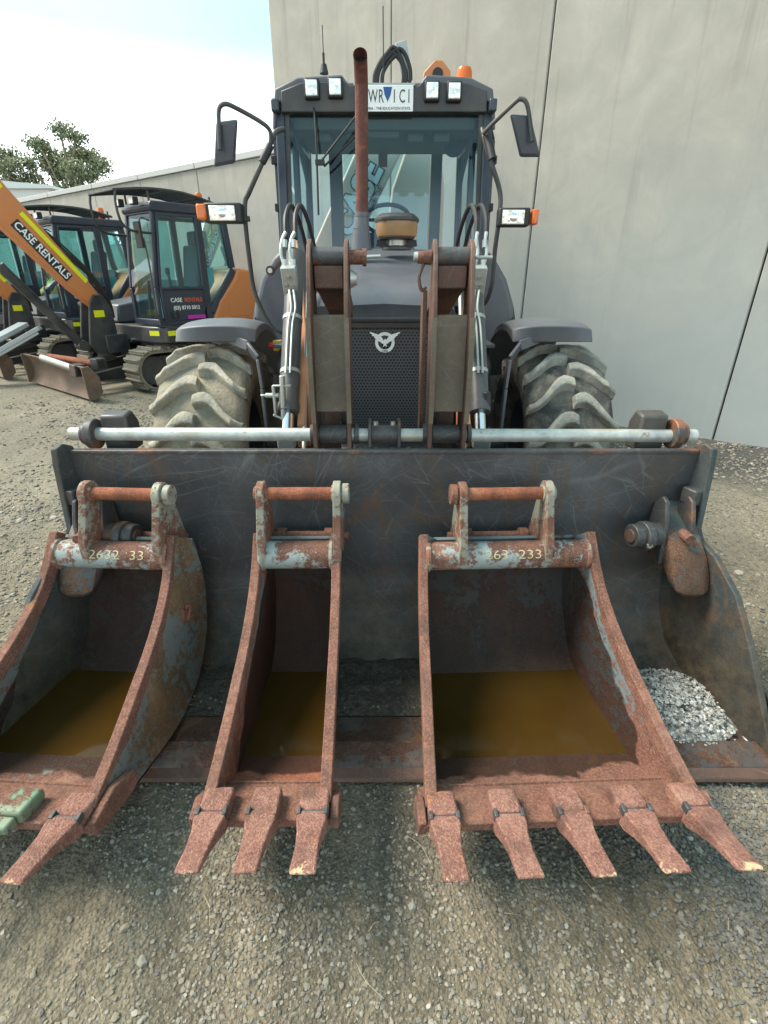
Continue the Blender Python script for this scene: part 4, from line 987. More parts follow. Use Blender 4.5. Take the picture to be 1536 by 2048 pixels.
# --- front fenders
for s in (-1, 1):
    x0, x1 = s*.66, s*1.075
    top = []
    yc, zc = 2.90, .56
    def fl(u):     # u across: 0 inner, 1 outer
        L = []
        for k in range(11):
            a = R(78-12.0*k+22); r = .705-.02*(u*2-1)**2
            L.append((yc-r*math.cos(a)*1.0, zc+r*math.sin(a)))
        return L
    g = MB(); vs = []; nu, nv = 18, 14
    for layer in (0, 1):
        for i in range(nu+1):
            u = i/nu
            for k in range(nv+1):
                v = k/nv; a = R(70+82*v)
                crown = .86*max(0, 1-(abs(u-.42)/(.42 if u < .42 else .58))**2.3)**.8
                r = .662+(.020+.048*crown)*(1-v)**1.2-.0 if layer == 0 else .640
                x = x0+(x1-x0)*u; a2 = a+(0 if layer else R(5)*(1-crown)*(1-v)-R(3)*(1-v)*crown*0)
                vs.append((x, yc-r*math.cos(a2), zc+r*math.sin(a2)))
    m = (nu+1)*(nv+1); fs = []
    for i in range(nu):
        for k in range(nv):
            a = i*(nv+1)+k; fs += [(a, a+nv+1, a+nv+2, a+1), (m+a, m+a+1, m+a+nv+2, m+a+nv+1)]
    for i in range(nu):
        a = i*(nv+1); fs += [(a, m+a, m+a+nv+1, a+nv+1), (a+nv, a+2*nv+1, m+a+2*nv+1, m+a+nv)]
    for k in range(nv): fs += [(k, k+1, m+k+1, m+k), (nu*(nv+1)+k, m+nu*(nv+1)+k, m+nu*(nv+1)+k+1, nu*(nv+1)+k+1)]
    g.add(vs, fs); fe = g.build('front_fender', 'grey2', bh, bevel=.006, smooth=50)
    g = MB(); g.tube([(s*.80, 2.62, 1.185), (s*.66, 2.60, 1.16), (s*.615, 2.58, 1.10), (s*.605, 2.55, .95), (s*.60, 2.52, .70)], .0, 4) if False else None
    P = [(s*.80, 2.72, 1.175), (s*.69, 2.64, 1.15), (s*.63, 2.58, 1.09), (s*.618, 2.56, .95), (s*.61, 2.54, .72)]
    for a, b in zip(P[:-1], P[1:]): g.bar(a, b, .050, .016, up=(s, 0, .2))
    g.build('fender_bracket', 'grey', fe, bevel=.004)
# --- rear arch panels, steps and tanks beside the hood
for s in (-1, 1):
    pr = [(.60, 1.70), (.68, 1.70), (.80, 1.60), (.90, 1.46), (.965, 1.30), (.985, 1.18), (.96, 1.05), (.93, .93), (.62, .90)]
    g = MB(); g.prism([(s*x, z) for x, z in pr], 'y', 4.0, 4.9); ra = g.build('rear_fender', 'grey', bh, bevel=.05, seg=4)
    g = MB(); g.tube([(s*.62, 3.985, .985), (s*.80, 3.985, 1.01), (s*.92, 3.985, 1.09), (s*.965, 3.985, 1.2)], .006, 6, 4); g.build('panel_seam', 'rubber', ra)
    g = MB(); g.prism([(2.85, .62), (2.85, 1.03), (2.95, 1.10), (3.6, 1.10), (3.6, .62)], 'x', s*.40, s*.60); g.build('side_tank', 'black', bh, bevel=.02)
    g = MB(); g.box((s*.50, 3.25, 1.12), (.23, .75, .02)); g.build('step', 'grey', bh, bevel=.004)
g = MB(); p = at(556, 691, 3.0); g.box(p, (.05, .04, .06)); sw = g.build('isolator_switch', 'yel2', bh, bevel=.006)
g = MB(); g.cyl(p+Vector((-.05, 0, 0)), p+Vector((-.025, 0, 0)), .018, n=16); g.build('knob', 'red', sw, bevel=.004)
# --- exhaust and pre-cleaner
EXY = 3.15
g = MB(); p = at(723, 500, EXY); q = at(724, 425, EXY); tp = at(723, 190, EXY)
g.cyl(p, p+Vector((0, 0, .10)), .058, .046, n=28); g.cyl(p+Vector((0, 0, .10)), q-Vector((0, 0, .012)), .046, .036, n=28); g.cyl(q-Vector((0, 0, .02)), q, .040, n=28); ex_ = g.build('exhaust_base', 'grey', bh)
g = MB(); rr = .0335; out = []
path = [q-Vector((0, 0, .01)), q.lerp(tp, .5), tp, tp+Vector((0, -.012, .06)), tp+Vector((0, -.055, .105)), tp+Vector((0, -.10, .125))]
pts = [Vector(x) for x in path]
g.tube(path, rr, 28, 5, cap=False); g.tube([x for x in path], rr-.0035, 28, 5, cap=False)
g.build('exhaust_pipe', 'exh', ex_)
g = MB(); e = path[-1]; d0 = (Vector(path[-1])-Vector(path[-2])).normalized(); g.cyl(e-d0*.05, e-d0*.045, rr-.004, n=28); g.build('bore_shade', 'rubber', ex_)  # black disc set inside the mouth, standing in for the shade within the pipe
pc = at(793, 500, 3.30)
g = MB(); g.lathe([(0, .0), (.085, .0), (.085, .012), (.05, .02), (.048, .05), (.10, .054), (.105, .064)], pc, n=36); pre = g.build('precleaner', 'black', bh)
g = MB(); g.lathe([(.100, .06), (.114, .068), (.119, .085), (.122, .145), (.10, .145)], pc, n=40); g.build('dust_bowl', 'pre', pre)
g = MB(); g.lathe([(.126, .140), (.129, .148), (.127, .160), (.10, .180), (0, .186)], pc, n=40); g.build('lid', 'black', pre)
g = MB(); g.lathe([(.052, .022), (.052, .052)], pc, n=24); g.build('clamp_band', 'zinc', pre)
for s in (-1, 1):
    g = MB(); g.prism([(pc.x+s*.05, pc.z+.005), (pc.x+s*.12, pc.z+.02), (pc.x+s*.115, pc.z+.05), (pc.x+s*.06, pc.z+.06)], 'y', pc.y-.02, pc.y+.02); g.build('bracket', 'rubber', pre)
# --- cab
def cabx(z): return .70-.035*(z-1.6)/.9
YF = 3.98
g = MB()
for s in (-1, 1):
    g.loft([[Vector((s*(x+dx), y+dy, z)) for dx, dy in ((-.03, -.02), (.03, -.02), (.03, .05), (-.03, .05))] for x, y, z in ((.705, YF, 1.05), (.70, YF+.0, 1.6), (.685, YF+.07, 2.35), (.675, YF+.10, 2.55))])
    g.loft([[Vector((s*(x+dx), 5.45+dy, z)) for dx, dy in ((-.03, -.03), (.03, -.03), (.03, .03), (-.03, .03))] for x, z in ((.72, 1.05), (.69, 2.55))])
    g.bar((s*.71, 4.72, 1.0), (s*.69, 4.72, 2.5), .05, .05, up=(0, 1, 0)); g.bar((s*.70, YF, 2.47), (s*.69, 5.45, 2.47), .05, .07); g.bar((s*.71, YF, 1.10), (s*.71, 5.45, 1.10), .05, .1)
g.box((0, YF+.02, 1.45), (1.36, .05, .36)); g.box((0, YF+.10, 2.50), (1.34, .06, .10))
g.box((0, 5.45, 1.25), (1.4, .05, .7)); g.box((0, 5.45, 2.56), (1.4, .05, .10))
g.bar((-.44, 5.45, 1.5), (-.44, 5.45, 2.4), .10, .06, up=(1, 0, 0)) if False else g.box((-.44, 5.45, 2.05), (.12, .06, 1.1))
g.box((.48, 5.45, 2.05), (.10, .06, 1.1))
cf = g.build('cab_frame', 'navy', bh, bevel=.01)
g = MB(); g.box((0, 4.7, 1.02), (1.36, 1.45, .06)); g.box((0, 4.02, 1.3), (.9, .18, .5)); g.build('cab_floor', 'inside', cf)
# glass
g = MB(); g.add([(-.675, YF+.02, 1.60), (.675, YF+.02, 1.60), (.65, YF+.09, 2.49), (-.65, YF+.09, 2.49)], [(0, 1, 2, 3)]); ws = g.build('windscreen', 'glass', bh, smooth=0)
# black band round the glass
g = MB()
for s in (-1, 1): g.loft([[Vector((s*(x+dx), y+dy, z)) for dx, dy in ((-.03, -.006), (0, -.006), (0, .004), (-.03, .004))] for x, y, z in ((.675, YF+.015, 1.60), (.65, YF+.085, 2.49))])
g.build('glass_border', 'black', ws)
for s in (-1, 1):
    g = MB(); g.add([(s*.71, YF+.04, 1.15), (s*.71, 4.70, 1.15), (s*.69, 4.70, 2.45), (s*.69, YF+.1, 2.45)], [(0, 1, 2, 3)]); g.build('door_glass', 'glass2', bh, smooth=0)
    g = MB(); g.add([(s*.71, 4.74, 1.55), (s*.71, 5.43, 1.55), (s*.69, 5.43, 2.42), (s*.69, 4.74, 2.42)], [(0, 1, 2, 3)]); g.build('rear_side_glass', 'glass2', bh, smooth=0)
    # slightly open door edge with hinges
    g = MB(); g.bar((s*.755, YF+.16, 1.35), (s*.745, YF+.18, 2.32), .02, .03, up=(1, 0, 0)); g.bar((s*.755, YF+.16, 1.35), (s*.70, YF+.05, 1.16), .02, .03, up=(1, 0, 0)); g.bar((s*.745, YF+.18, 2.32), (s*.69, YF+.14, 2.44), .02, .03, up=(1, 0, 0))
    dr = g.build('door_edge', 'navy', bh, bevel=.003)
    for z in (1.56, 1.92, 2.2): 
        g = MB(); g.box((s*.75, YF+.14, z), (.05, .03, .05 if z > 1.6 else .035)); g.build('hinge', 'rubber', dr, bevel=.004)
g = MB(); g.add([(-.36, 5.44, 1.6), (.41, 5.44, 1.6), (.42, 5.44, 2.52), (-.37, 5.44, 2.52)], [(0, 1, 2, 3)]); g.build('rear_glass', 'glass2', bh, smooth=0)
g = MB(); g.box((-.01, 5.39, 2.44), (.08, .01, .12)); g.build('red_sticker', 'chalk2', bh)
# roof
def roofsec(y, lift=0.0):
    P = [(.735, 2.36), (.725, 2.45), (.70, 2.575), (.55, 2.632), (.27, 2.645), (.235, 2.605), (0, 2.605)]
    full = P+[(-x, z) for x, z in reversed(P[:-1])]
    low = [(-.715, 2.36), (-.69, 2.50), (-.6, 2.53), (.6, 2.53), (.69, 2.50), (.715, 2.36)]
    return [Vector((x, y, z+lift)) for x, z in full+low]
g = MB(); g.loft([roofsec(4.03, -.012), roofsec(4.07, 0), roofsec(4.7, .02), roofsec(5.55, .0)]); rf = g.build('cab_roof', 'grey', bh, bevel=.012, seg=3, smooth=40)
g = MB(); g.prism([(-.67, 2.44), (-.66, 2.55), (-.53, 2.59), (-.25, 2.6), (-.22, 2.575), (.22, 2.575), (.25, 2.6), (.53, 2.59), (.66, 2.55), (.67, 2.44)], 'y', 4.015, 4.10); g.build('lamp_fascia', 'black', rf, bevel=.006)
for u, v in ((624, 179), (671, 177), (864, 184), (908, 185)):
    p = at(u, v, 4.01); g = MB(); g.box(p, (.098, .06, .108)); wl = g.build('work_lamp', 'rubber', rf, bevel=.012, seg=3)
    g = MB(); g.box(p+Vector((0, -.031, 0)), (.074, .012, .082)); g.build('lens', 'lensw', wl, bevel=.010, seg=3)
    g = MB(); g.cyl(p+Vector((0, -.036, 0)), p+Vector((0, -.040, 0)), .016, n=16); g.build('bulb', 'lens', wl)
# number plate
pp = at(767, 197, 4.0); pp.x = .001
g = MB(); g.box(pp, (.372, .004, .134)); pl = g.build('number_plate', 'white', bh, bevel=.002)
def ptx(b, dx, dz, sz, m_='black', sx=.72, **k): return text(b, sz, m_, pl, frame(pp+Vector((dx, -.0035, dz)), (1, 0, 0), (0, 0, 1)), sx=sx, ext=.0006, **k)
ptx('WR', -.052, .008, .098, sx=.60, space=1.1); ptx('1CI', .108, .008, .098, sx=.60, space=1.5); ptx('VICTORIA - THE EDUCATION STATE', .004, -.052, .021, sx=.95)
flatpoly([(-.028, .058), (.028, .058), (.020, .02), (0, -.018), (-.020, .02)], (pp.x+.022, pp.y-.003, pp.z), .0012).build('state_badge', m_plain('plate_blue', (.01, .08, .28), .5), pl, smooth=0)
ptx('VIC', .022, .038, .022, 'white', sx=.9)
g = MB(); g.box(pp+Vector((0, .012, .073)), (.39, .02, .012)); g.build('plate_holder', 'silver', pl)
# interior
g = MB(); g.box((.02, 4.75, 1.35), (.5, .45, .14)); g.box((.02, 4.98, 1.62), (.46, .12, .42)); st_ = g.build('seat', 'inside', bh, bevel=.04, seg=3)
g = MB(); c = at(775, 440, 4.30); g.lathe([(.17+.014*math.cos(t), .014*math.sin(t)) for t in [2*math.pi*k/8 for k in range(9)]], (0, 0, 0), n=32)
rm = Matrix.Rotation(-.5, 3, 'X'); g.v = [rm @ p+c for p in g.v]; g.cyl(c, c+Vector((0, -.1, -.35)), .03); g.bar(c+Vector((-.16, 0, 0)), c+Vector((.16, 0, 0)), .02, .02); g.build('steering_wheel', 'inside', bh)
g = MB(); g.box((0, YF+.14, 1.56), (1.2, .22, .10)); g.box((-.02, YF+.14, 1.63), (.5, .18, .08)); g.build('dashboard', 'inside', bh, bevel=.03, seg=3)
g = MB(); g.box((0, 4.75, 2.50), (1.30, 1.3, .05)); g.box((0, 4.25, 2.42), (1.22, .25, .10))
for x in (-.42, -.2, .22, .40): g.box((x, 4.25, 2.35), (.11, .10, .06))
g.box((-.02, 4.2, 2.36), (.25, .08, .05)); g.build('headliner', m_plain('olive_headliner', (.10, .095, .07), .8), bh, bevel=.01)
g = MB(); g.lathe([(0, 0), (.07, .0), (.08, .02), (0, .03)], at(908, 288, 4.5), axis='y', n=24); g.build('speaker', 'inside', bh)
for s in (-1, 1):
    g = MB(); g.tube([(s*.62, 4.3, 2.4), (s*.60, 4.7, 2.1), (s*.60, 4.72, 1.7), (s*.55, 4.7, 1.4)], .02, 8, 4); g.box((s*.58, 4.7, 1.45), (.12, .5, .25)); g.build('side_console', 'inside', bh, bevel=.02)
# wipers
g = MB(); A = at(712, 232, 3.96); B = at(640, 325, 3.93); g.tube([A, B], .007, 8); A2 = at(722, 262, 3.96); g.tube([A2, at(648, 333, 3.93)], .007, 8); g.box(B+Vector((.0, 0, 0)), (.06, .03, .03)); wp = g.build('wiper_arm', 'rubber', bh)
g = MB(); g.tube([at(628, 215, 4.02), at(633, 300, 3.93), at(637, 430, 3.91)], .007, 6, 2); g.build('wiper_blade', 'rubber', wp)
# mirrors, poles, headlamps
lp = MB(); lp.tube([at(568, 258, 3.92), at(550, 266, 3.86), at(538, 295, 3.80), at(520, 335, 3.78), at(498, 385, 3.78), at(490, 405, 3.78), at(491, 450, 3.78), at(499, 520, 3.80), at(508, 580, 3.82), at(528, 630, 3.82), at(548, 658, 3.82), at(575, 668, 3.85)], .0155, 12, 5); p1 = lp.build('hand_rail', 'black', bh)
g = MB(); g.tube([at(541, 290, 3.79), at(524, 325, 3.77)], .024, 12, 1); g.build('clamp', 'rubber', p1)
lp = MB(); lp.tube([at(964, 258, 3.92), at(972, 290, 3.84), at(984, 330, 3.78), at(1000, 385, 3.78), at(999, 430, 3.78), at(990, 500, 3.80), at(985, 560, 3.82), at(976, 595, 3.84), at(962, 615, 3.88)], .0155, 12, 5); p2 = lp.build('hand_rail', 'black', bh)
g = MB(); g.tube([at(974, 270, 3.85), at(985, 320, 3.78)], .027, 12, 1); g.build('clamp', 'rubber', p2)
g = MB(); g.tube([at(541, 290, 3.79), at(540, 262, 3.78), at(520, 243, 3.76), at(470, 215, 3.72), at(449, 208, 3.70), at(438, 219, 3.70), at(438, 255, 3.70), at(440, 300, 3.69)], .0125, 10, 5); ma = g.build('mirror_arm', 'black', bh)
def mirror(q, Y, par):
    a = [at(u, v, Y+dy) for (u, v), dy in zip(q, (0, 0, .03, .03))]; n = (a[1]-a[0]).cross(a[3]-a[0]).normalized()
    if n.y > 0: n = -n
    g = MB(); g.add(a+[p-n*.035 for p in a], [(0, 1, 2, 3), (7, 6, 5, 4), (0, 4, 5, 1), (1, 5, 6, 2), (2, 6, 7, 3), (3, 7, 4, 0)]); mi = g.build('mirror_housing', 'mirror', par, bevel=.014, seg=3)
    c = sum(a, Vector())/4; b = [c+(p-c)*.86+n*.004 for p in a]
    g = MB(); g.add(b+[p-n*.008 for p in b], [(0, 1, 2, 3), (7, 6, 5, 4), (0, 4, 5, 1), (1, 5, 6, 2), (2, 6, 7, 3), (3, 7, 4, 0)]); g.build('back_panel', 'mirror', mi, bevel=.003)
mirror([(431, 243), (474, 238), (469, 326), (427, 334)], 3.72, ma)
g = MB(); g.tube([at(966, 268, 3.82), at(985, 248, 3.78), at(1030, 205, 3.72), at(1042, 198, 3.71), at(1053, 206, 3.70), at(1059, 235, 3.70), at(1065, 283, 3.68)], .0125, 10, 5); mb = g.build('mirror_arm', 'black', bh)
mirror([(1021, 228), (1062, 230), (1082, 314), (1041, 314)], 3.72, mb)
def headlamp(box, lens, amb, par):
    Y = 3.66; u0, v0, u1, v1 = box; a, b = at(u0, v1, Y), at(u1, v0, Y)
    c = (a+b)/2; g = MB(); g.box(c+Vector((0, .04, 0)), (b.x-a.x, .09, b.z-a.z)); h = g.build('headlamp', 'rubber', par, bevel=.010, seg=2)
    a, b = at(lens[0], lens[3], Y), at(lens[2], lens[1], Y); c = (a+b)/2
    g = MB(); g.box(c+Vector((0, -.008, 0)), (b.x-a.x, .012, b.z-a.z)); g.build('lens', 'lens', h, bevel=.008, seg=3)
    g = MB(); g.lathe([(0, -.016), (.022, -.016), (.03, -.012), (.03, 0)], c, axis='y', n=20); g.build('reflector_ring', 'chrome', h)
    a, b = at(amb[0], amb[3], Y), at(amb[2], amb[1], Y); c = (a+b)/2
    g = MB(); g.box(c+Vector((0, .03, 0)), (b.x-a.x, .10, b.z-a.z)); g.build('indicator_lens', 'amber', h, bevel=.012, seg=3)
    return h
headlamp((411, 405, 481, 446), (421, 411, 469, 442), (396, 408, 411, 440), p1)
headlamp((996, 415, 1062, 453), (1003, 420, 1050, 449), (1062, 418, 1078, 450), p2)
g = MB(); g.bar(at(480, 438, 3.72), at(500, 438, 3.74), .03, .03); g.build('lamp_bracket', 'rubber', p1, bevel=.003)
# round reflector on the left step bracket
g = MB(); p = at(540, 541, 3.7); g.cyl(p, p+Vector((0, .02, 0)), .030, n=24); g.bar(p+Vector((.02, .01, .0)), p+Vector((.09, .01, .07)), .02, .02); rr_ = g.build('round_marker', 'rbrown', bh, bevel=.003)
g = MB(); g.cyl(p+Vector((0, -.004, 0)), p, .016, n=20); g.build('marker_centre', 'bolt', rr_)
# roof furniture
g = MB(); p = at(648, 140, 4.3); g.cyl(p+Vector((0, 0, -.02)), p+Vector((0, 0, .03)), .03, .018); g.cyl(p+Vector((0, 0, .03)), p+Vector((0, 0, .09)), .008); g.cyl(p+Vector((0, 0, .09)), p+Vector((0, 0, .23)), .003); g.build('antenna', 'rubber', rf)
g = MB(); p = at(767, 155, 4.7); q = at(766, 12, 4.7); g.cyl(p, q, .004, n=6); g.build('whip_antenna', 'rubber', rf)
g = MB(); p = at(928, 158, 4.9); g.lathe([(0, .075), (.05, .065), (.06, .04), (.062, -.05)], p, n=20); g.build('beacon', 'amber', rf)
# backhoe boom folded behind the cab, its tip and hoses showing over the roof
g = MB(); g.prism([(-.10, 1.0), (.62, 1.0), (.62, 2.3), (.50, 3.05), (.38, 3.05), (.08, 2.3)], 'y', 6.0, 6.22)
bm_ = g.build('backhoe_boom', 'tan', bh, bevel=.02)
g = MB(); A = Vector((-.76, 5.95, 1.35)); B = Vector((.14, 5.95, 2.95)); g.bar(A, B, .40, .05, up=(0, -1, 0)); bs = g.build('boom_side', 'tan', bh, bevel=.02)
dv = (B-A).normalized(); mt = frame((A+B)/2+Vector((.02, -.035, 0))+dv*.05, dv, Vector((-dv.z, 0, dv.x)))
text('CASE', .31, 'black', bs, mt @ Matrix.Translation((0, 0, -.004)), sx=.95, bold=.026)
text('CASE', .31, 'white', bs, mt, sx=.95, bold=.012)
mt2 = frame((A+B)/2+Vector((.14, -.035, -.10))+dv*.12, dv, Vector((-dv.z, 0, dv.x))); text('BACKHOE', .075, 'black', bs, mt2, bold=.002)
g = MB(); L = at(875, 158, 6.0); g.prism([(L.x-.16, L.z-.1), (L.x-.13, L.z+.05), (L.x-.03, L.z+.14), (L.x+.04, L.z+.14), (L.x+.12, L.z+.06), (L.x+.14, L.z-.1)], 'y', 6.0, 6.04); lg = g.build('boom_lug', 'orange', bm_, bevel=.006)
g = MB(); g.lathe([(.028, -.012), (.05, -.012), (.05, 0)], (L.x, 5.998, L.z+.035), axis='y', n=20); g.cyl((L.x, 5.985, L.z+.035), (L.x, 6.0, L.z+.035), .028); g.build('bushing', 'rubber', lg)
g = MB()
for dx, r_, w_ in ((0, .14, .15), (.04, .17, .13), (.09, .12, .10), (.12, .16, .16)):
    c = at(782+dx*60, 150, 5.8); g.tube([c+Vector((-w_*1.0, 0, -.14)), c+Vector((-w_*.95, 0, .02)), c+Vector((-.01+dx*.4, 0, r_*1.15)), c+Vector((w_*.9, 0, .03)), c+Vector((w_*.7, 0, -.14))], .017, 8, 6)
g.build('hydraulic_hose', 'rubber', bm_)
g = MB(); p = at(812, 118, 5.82); g.bar(p+Vector((-.05, 0, .12)), p+Vector((.02, 0, -.16)), .10, .03, up=(0, -1, 0)); g.build('hose_bracket', 'silver', bm_, bevel=.005)

# ================================================================= TRENCHING BUCKETS
RIM = [(1.56, .640), (1.50, .560), (1.43, .487), (1.34, .425), (1.24, .375), (1.13, .332), (1.03, .295), (.93, .262), (.84, .238)]
SHL = [(1.60, .600), (1.635, .46), (1.62, .32), (1.56, .19), (1.45, .10), (1.28, .065), (1.12, .092), (.97, .135), (.84, .198)]
def interp(L, t):
    t = max(0, min(1, t))*(len(L)-1); i = min(int(t), len(L)-2); f = t-i
    p0, p1, p2, p3 = L[max(i-1, 0)], L[i], L[i+1], L[min(i+2, len(L)-1)]
    return tuple(.5*((2*p1[k])+(-p0[k]+p2[k])*f+(2*p0[k]-5*p1[k]+4*p2[k]-p3[k])*f*f+(-p0[k]+3*p1[k]-3*p2[k]+p3[k])*f**3) for k in (0, 1))
def trench_bucket(label, xc, yaw, wt, wl, nt, ears, shell, sidem, edge, tube_txt, taper=.05, corner=.55, top_cut=0, teeth=None, tex_seed=0):
    """wt, wl: width at the tube and at the lip"""
    t = thing_local('trenching_bucket', label, 'excavator bucket', (xc, 1.2, 0), yaw, group='trenching buckets standing in the loader bucket')
    O = Vector((0, -1.2, 0))
    def X(tt, s): return (wt+(wl-wt)*tt**1.1)/2-taper*s*(1-.7*tt)
    NT, NS = 26, 7; th = .024
    def blendp(tt, s):
        a, b = interp(RIM, tt), interp(SHL, tt); return a[0]+(b[0]-a[0])*s, a[1]+(b[1]-a[1])*s
    roots = []
    for sd in (-1, 1):
        vs = []; m = (NT+1)*(NS+1)
        for layer in (0, 1):
            for i in range(NT+1):
                tt = i/NT
                for k in range(NS+1):
                    s = k/NS; y, z = blendp(tt, s*1.0); x = sd*(X(tt, s)-layer*(th if s < .25 else th*.65)); w_ = .0025*noise.noise(Vector((y*9, z*9, sd*3+xc*5)))
                    vs.append(O+Vector((x+w_, y, z+(w_ if k == 0 else 0))))
        fs = []
        for i in range(NT):
            for k in range(NS):
                a = i*(NS+1)+k; fs += [(a, a+1, a+NS+2, a+NS+1), (m+a, m+a+NS+1, m+a+NS+2, m+a+1)]
            a = i*(NS+1); fs += [(a, a+NS+1, m+a+NS+1, m+a)]; a += NS; fs += [(a, m+a, m+a+NS+1, a+NS+1)]
        for k in range(NS): fs += [(k, m+k, m+k+1, k+1)]; a = NT*(NS+1)+k; fs += [(a, a+1, m+a+1, m+a)]
        g = MB(); g.add(vs, fs); sp = g.build('side_plate', sidem if isinstance(sidem, str) else sidem[(sd+1)//2], t, smooth=35, bevel=.002, seg=1)
        # rim bar: thick rust edge
        g = MB(); loops = []
        for i in range(NT+1):
            tt = i/NT; y, z = blendp(tt, 0); y2, z2 = blendp(min(1, tt+.02), 0); y0, z0 = blendp(max(0, tt-.02), 0)
            d = Vector((0, y2-y0, z2-z0)).normalized(); nrm = Vector((0, -d.z, d.y)); nrm = nrm if nrm.z > 0 else -nrm
            if abs(d.y) < .2: nrm = Vector((0, -1, 0)) if nrm.y > 0 else nrm
            c = O+Vector((sd*(X(tt, 0)-.012), y, z)); j = .0015*noise.noise(Vector((tt*30, sd, xc)))
            loops.append([c+Vector((.0155, 0, 0))+nrm*(.004+j), c+Vector((-.0155, 0, 0))+nrm*(.004+j), c+Vector((-.0155, 0, 0))-nrm*.045, c+Vector((.0155, 0, 0))-nrm*.045])
        g.loft(loops); g.build('rim_edge', edge, sp, bevel=.003, seg=2, smooth=50)
    # shell
    vs = []; NX = 6; m = (NT+1)*(NX+1)
    for layer in (0, 1):
        for i in range(NT+1):
            tt = i/NT; y, z = interp(SHL, tt); y2, z2 = interp(SHL, min(1, tt+.01)); y0, z0 = interp(SHL, max(0, tt-.01)); d = Vector((0, y2-y0, z2-z0)).normalized(); nrm = Vector((0, d.z, -d.y)) if True else d
            c = Vector((0, 1.3, .35)); 
            if (Vector((0, y, z))-c).dot(nrm) < 0: nrm = -nrm
            for k in range(NX+1):
                x = (2*k/NX-1)*(X(tt, 1)-.004); vs.append(O+Vector((x, y, z))+nrm*(.014*layer-.004))
    fs = []
    for i in range(NT):
        for k in range(NX):
            a = i*(NX+1)+k; fs += [(a, a+1, a+NX+2, a+NX+1), (m+a, m+a+NX+1, m+a+NX+2, m+a+1)]
    for k in range(NX): fs += [(k, m+k, m+k+1, k+1)]; a = NT*(NX+1)+k; fs += [(a, a+1, m+a+1, m+a)]
    g = MB(); g.add(vs, fs); g.build('shell', shell, t, smooth=50)
    # cross tube
    yt, zt_ = 1.548, .560; rt = .050; hx = wt/2-.018
    g = MB(); g.cyl(O+Vector((-hx, yt, zt_)), O+Vector((hx, yt, zt_)), rt, n=36); tb = g.build('cross_tube', 'tube', t)
    for sd in (-1, 1):
        g = MB(); g.lathe([(rt, 0), (rt+.007, sd*.004), (rt+.008, sd*.012), (rt, sd*.02)], O+Vector((sd*(hx-.018), yt, zt_)), axis='x', n=32); g.build('weld_bead', 'ear', tb)
    if tube_txt:
        def fn(p, dx=0):
            a = R(-52)-p.y/rt*1.0; return O+Vector((p.x+tube_txt[1], yt+(rt+.0008+p.z)*math.sin(-R(62)+p.y/rt*.75), zt_+(rt+.0008+p.z)*math.cos(-R(62)+p.y/rt*.75)))
        text(tube_txt[0], .060, 'chalk', tb, None, 'paint_marking', ext=.0004, fn=lambda p: fn(p), sx=.95, bold=-.0006)
    # ears and pins
    P1 = (1.60, .775); P2 = (1.665, .575)
    e0, e1 = ears
    for sd, ex0 in ((-1, e0), (1, e1)):
        out = [(P1[0]+.045*math.cos(R(a)), P1[1]+.045*math.sin(R(a))) for a in range(15, 196, 20)]
        out += [(yt-.052, zt_+.06), (yt-.050, zt_-.005), (yt-.01, zt_+.02), (1.62, .535)]
        out += [(P2[0]+.040*math.cos(R(a)), P2[1]+.040*math.sin(R(a))) for a in range(-80, 60, 25)]
        g = MB(); g.prism([(y+O.y, z) for y, z in out], 'x', ex0-.0135, ex0+.0135); er = g.build('ear_plate', 'ear', t, bevel=.003)
        g = MB(); q = O+Vector((ex0, P1[0], P1[1])); g.cyl(q-Vector((.020, 0, 0)), q+Vector((.020, 0, 0)), .030, n=24)
        if sd == teeth['boss']: g.cyl(q+Vector((sd*.018, 0, 0)), q+Vector((sd*.042, 0, 0)), .036, n=24)
        else: g.cyl(q+Vector((sd*.018, 0, 0)), q+Vector((sd*.026, 0, 0)), .026, n=24)
        g.build('pin_boss', 'ear', er, bevel=.003)
    g = MB(); g.cyl(O+Vector((e0, P1[0], P1[1])), O+Vector((e1, P1[0], P1[1])), .0225, n=28); g.build('hanger_pin', 'rust_o', t)
    g = MB(); g.cyl(O+Vector((e0-.03, P2[0], P2[1])), O+Vector((e1+.03, P2[0], P2[1])), .018, n=24)
    for ex0 in (e0+.045, e1-.045): g.cyl(O+Vector((ex0-.015, P2[0], P2[1])), O+Vector((ex0+.015, P2[0], P2[1])), .030, n=20)
    g.build('rear_pin', 'rust', t)
    # lip
    hl = wl/2+.012
    g = MB(); g.prism([(.945+O.y, .150), (.945+O.y, .172), (.86+O.y, .214), (.80+O.y, .226), (.795+O.y, .205), (.85+O.y, .178)], 'x', -hl, hl); lip = g.build('lip_plate', edge, t, bevel=.003)
    g = MB(); n_ = 40; g.tube([O+Vector((-hl+.04+(2*hl-.08)*k/n_, .94+.001*math.sin(k*2.3), .176)) for k in range(n_+1)], .0048, 6, 1); g.build('weld_seam', edge, lip)
    for sd in (-1, 1):
        g = MB(); g.prism([(.80+O.y, .19), (.80+O.y, .232), (.80+.10*corner+O.y, .238), (.80+.18*corner+O.y, .20), (.80+.2*corner+O.y, .15), (.80+.15*corner+O.y, .145)], 'x', sd*(hl+.002)-.011, sd*(hl+.002)+.011); g.build('corner_plate', edge, lip, bevel=.004)
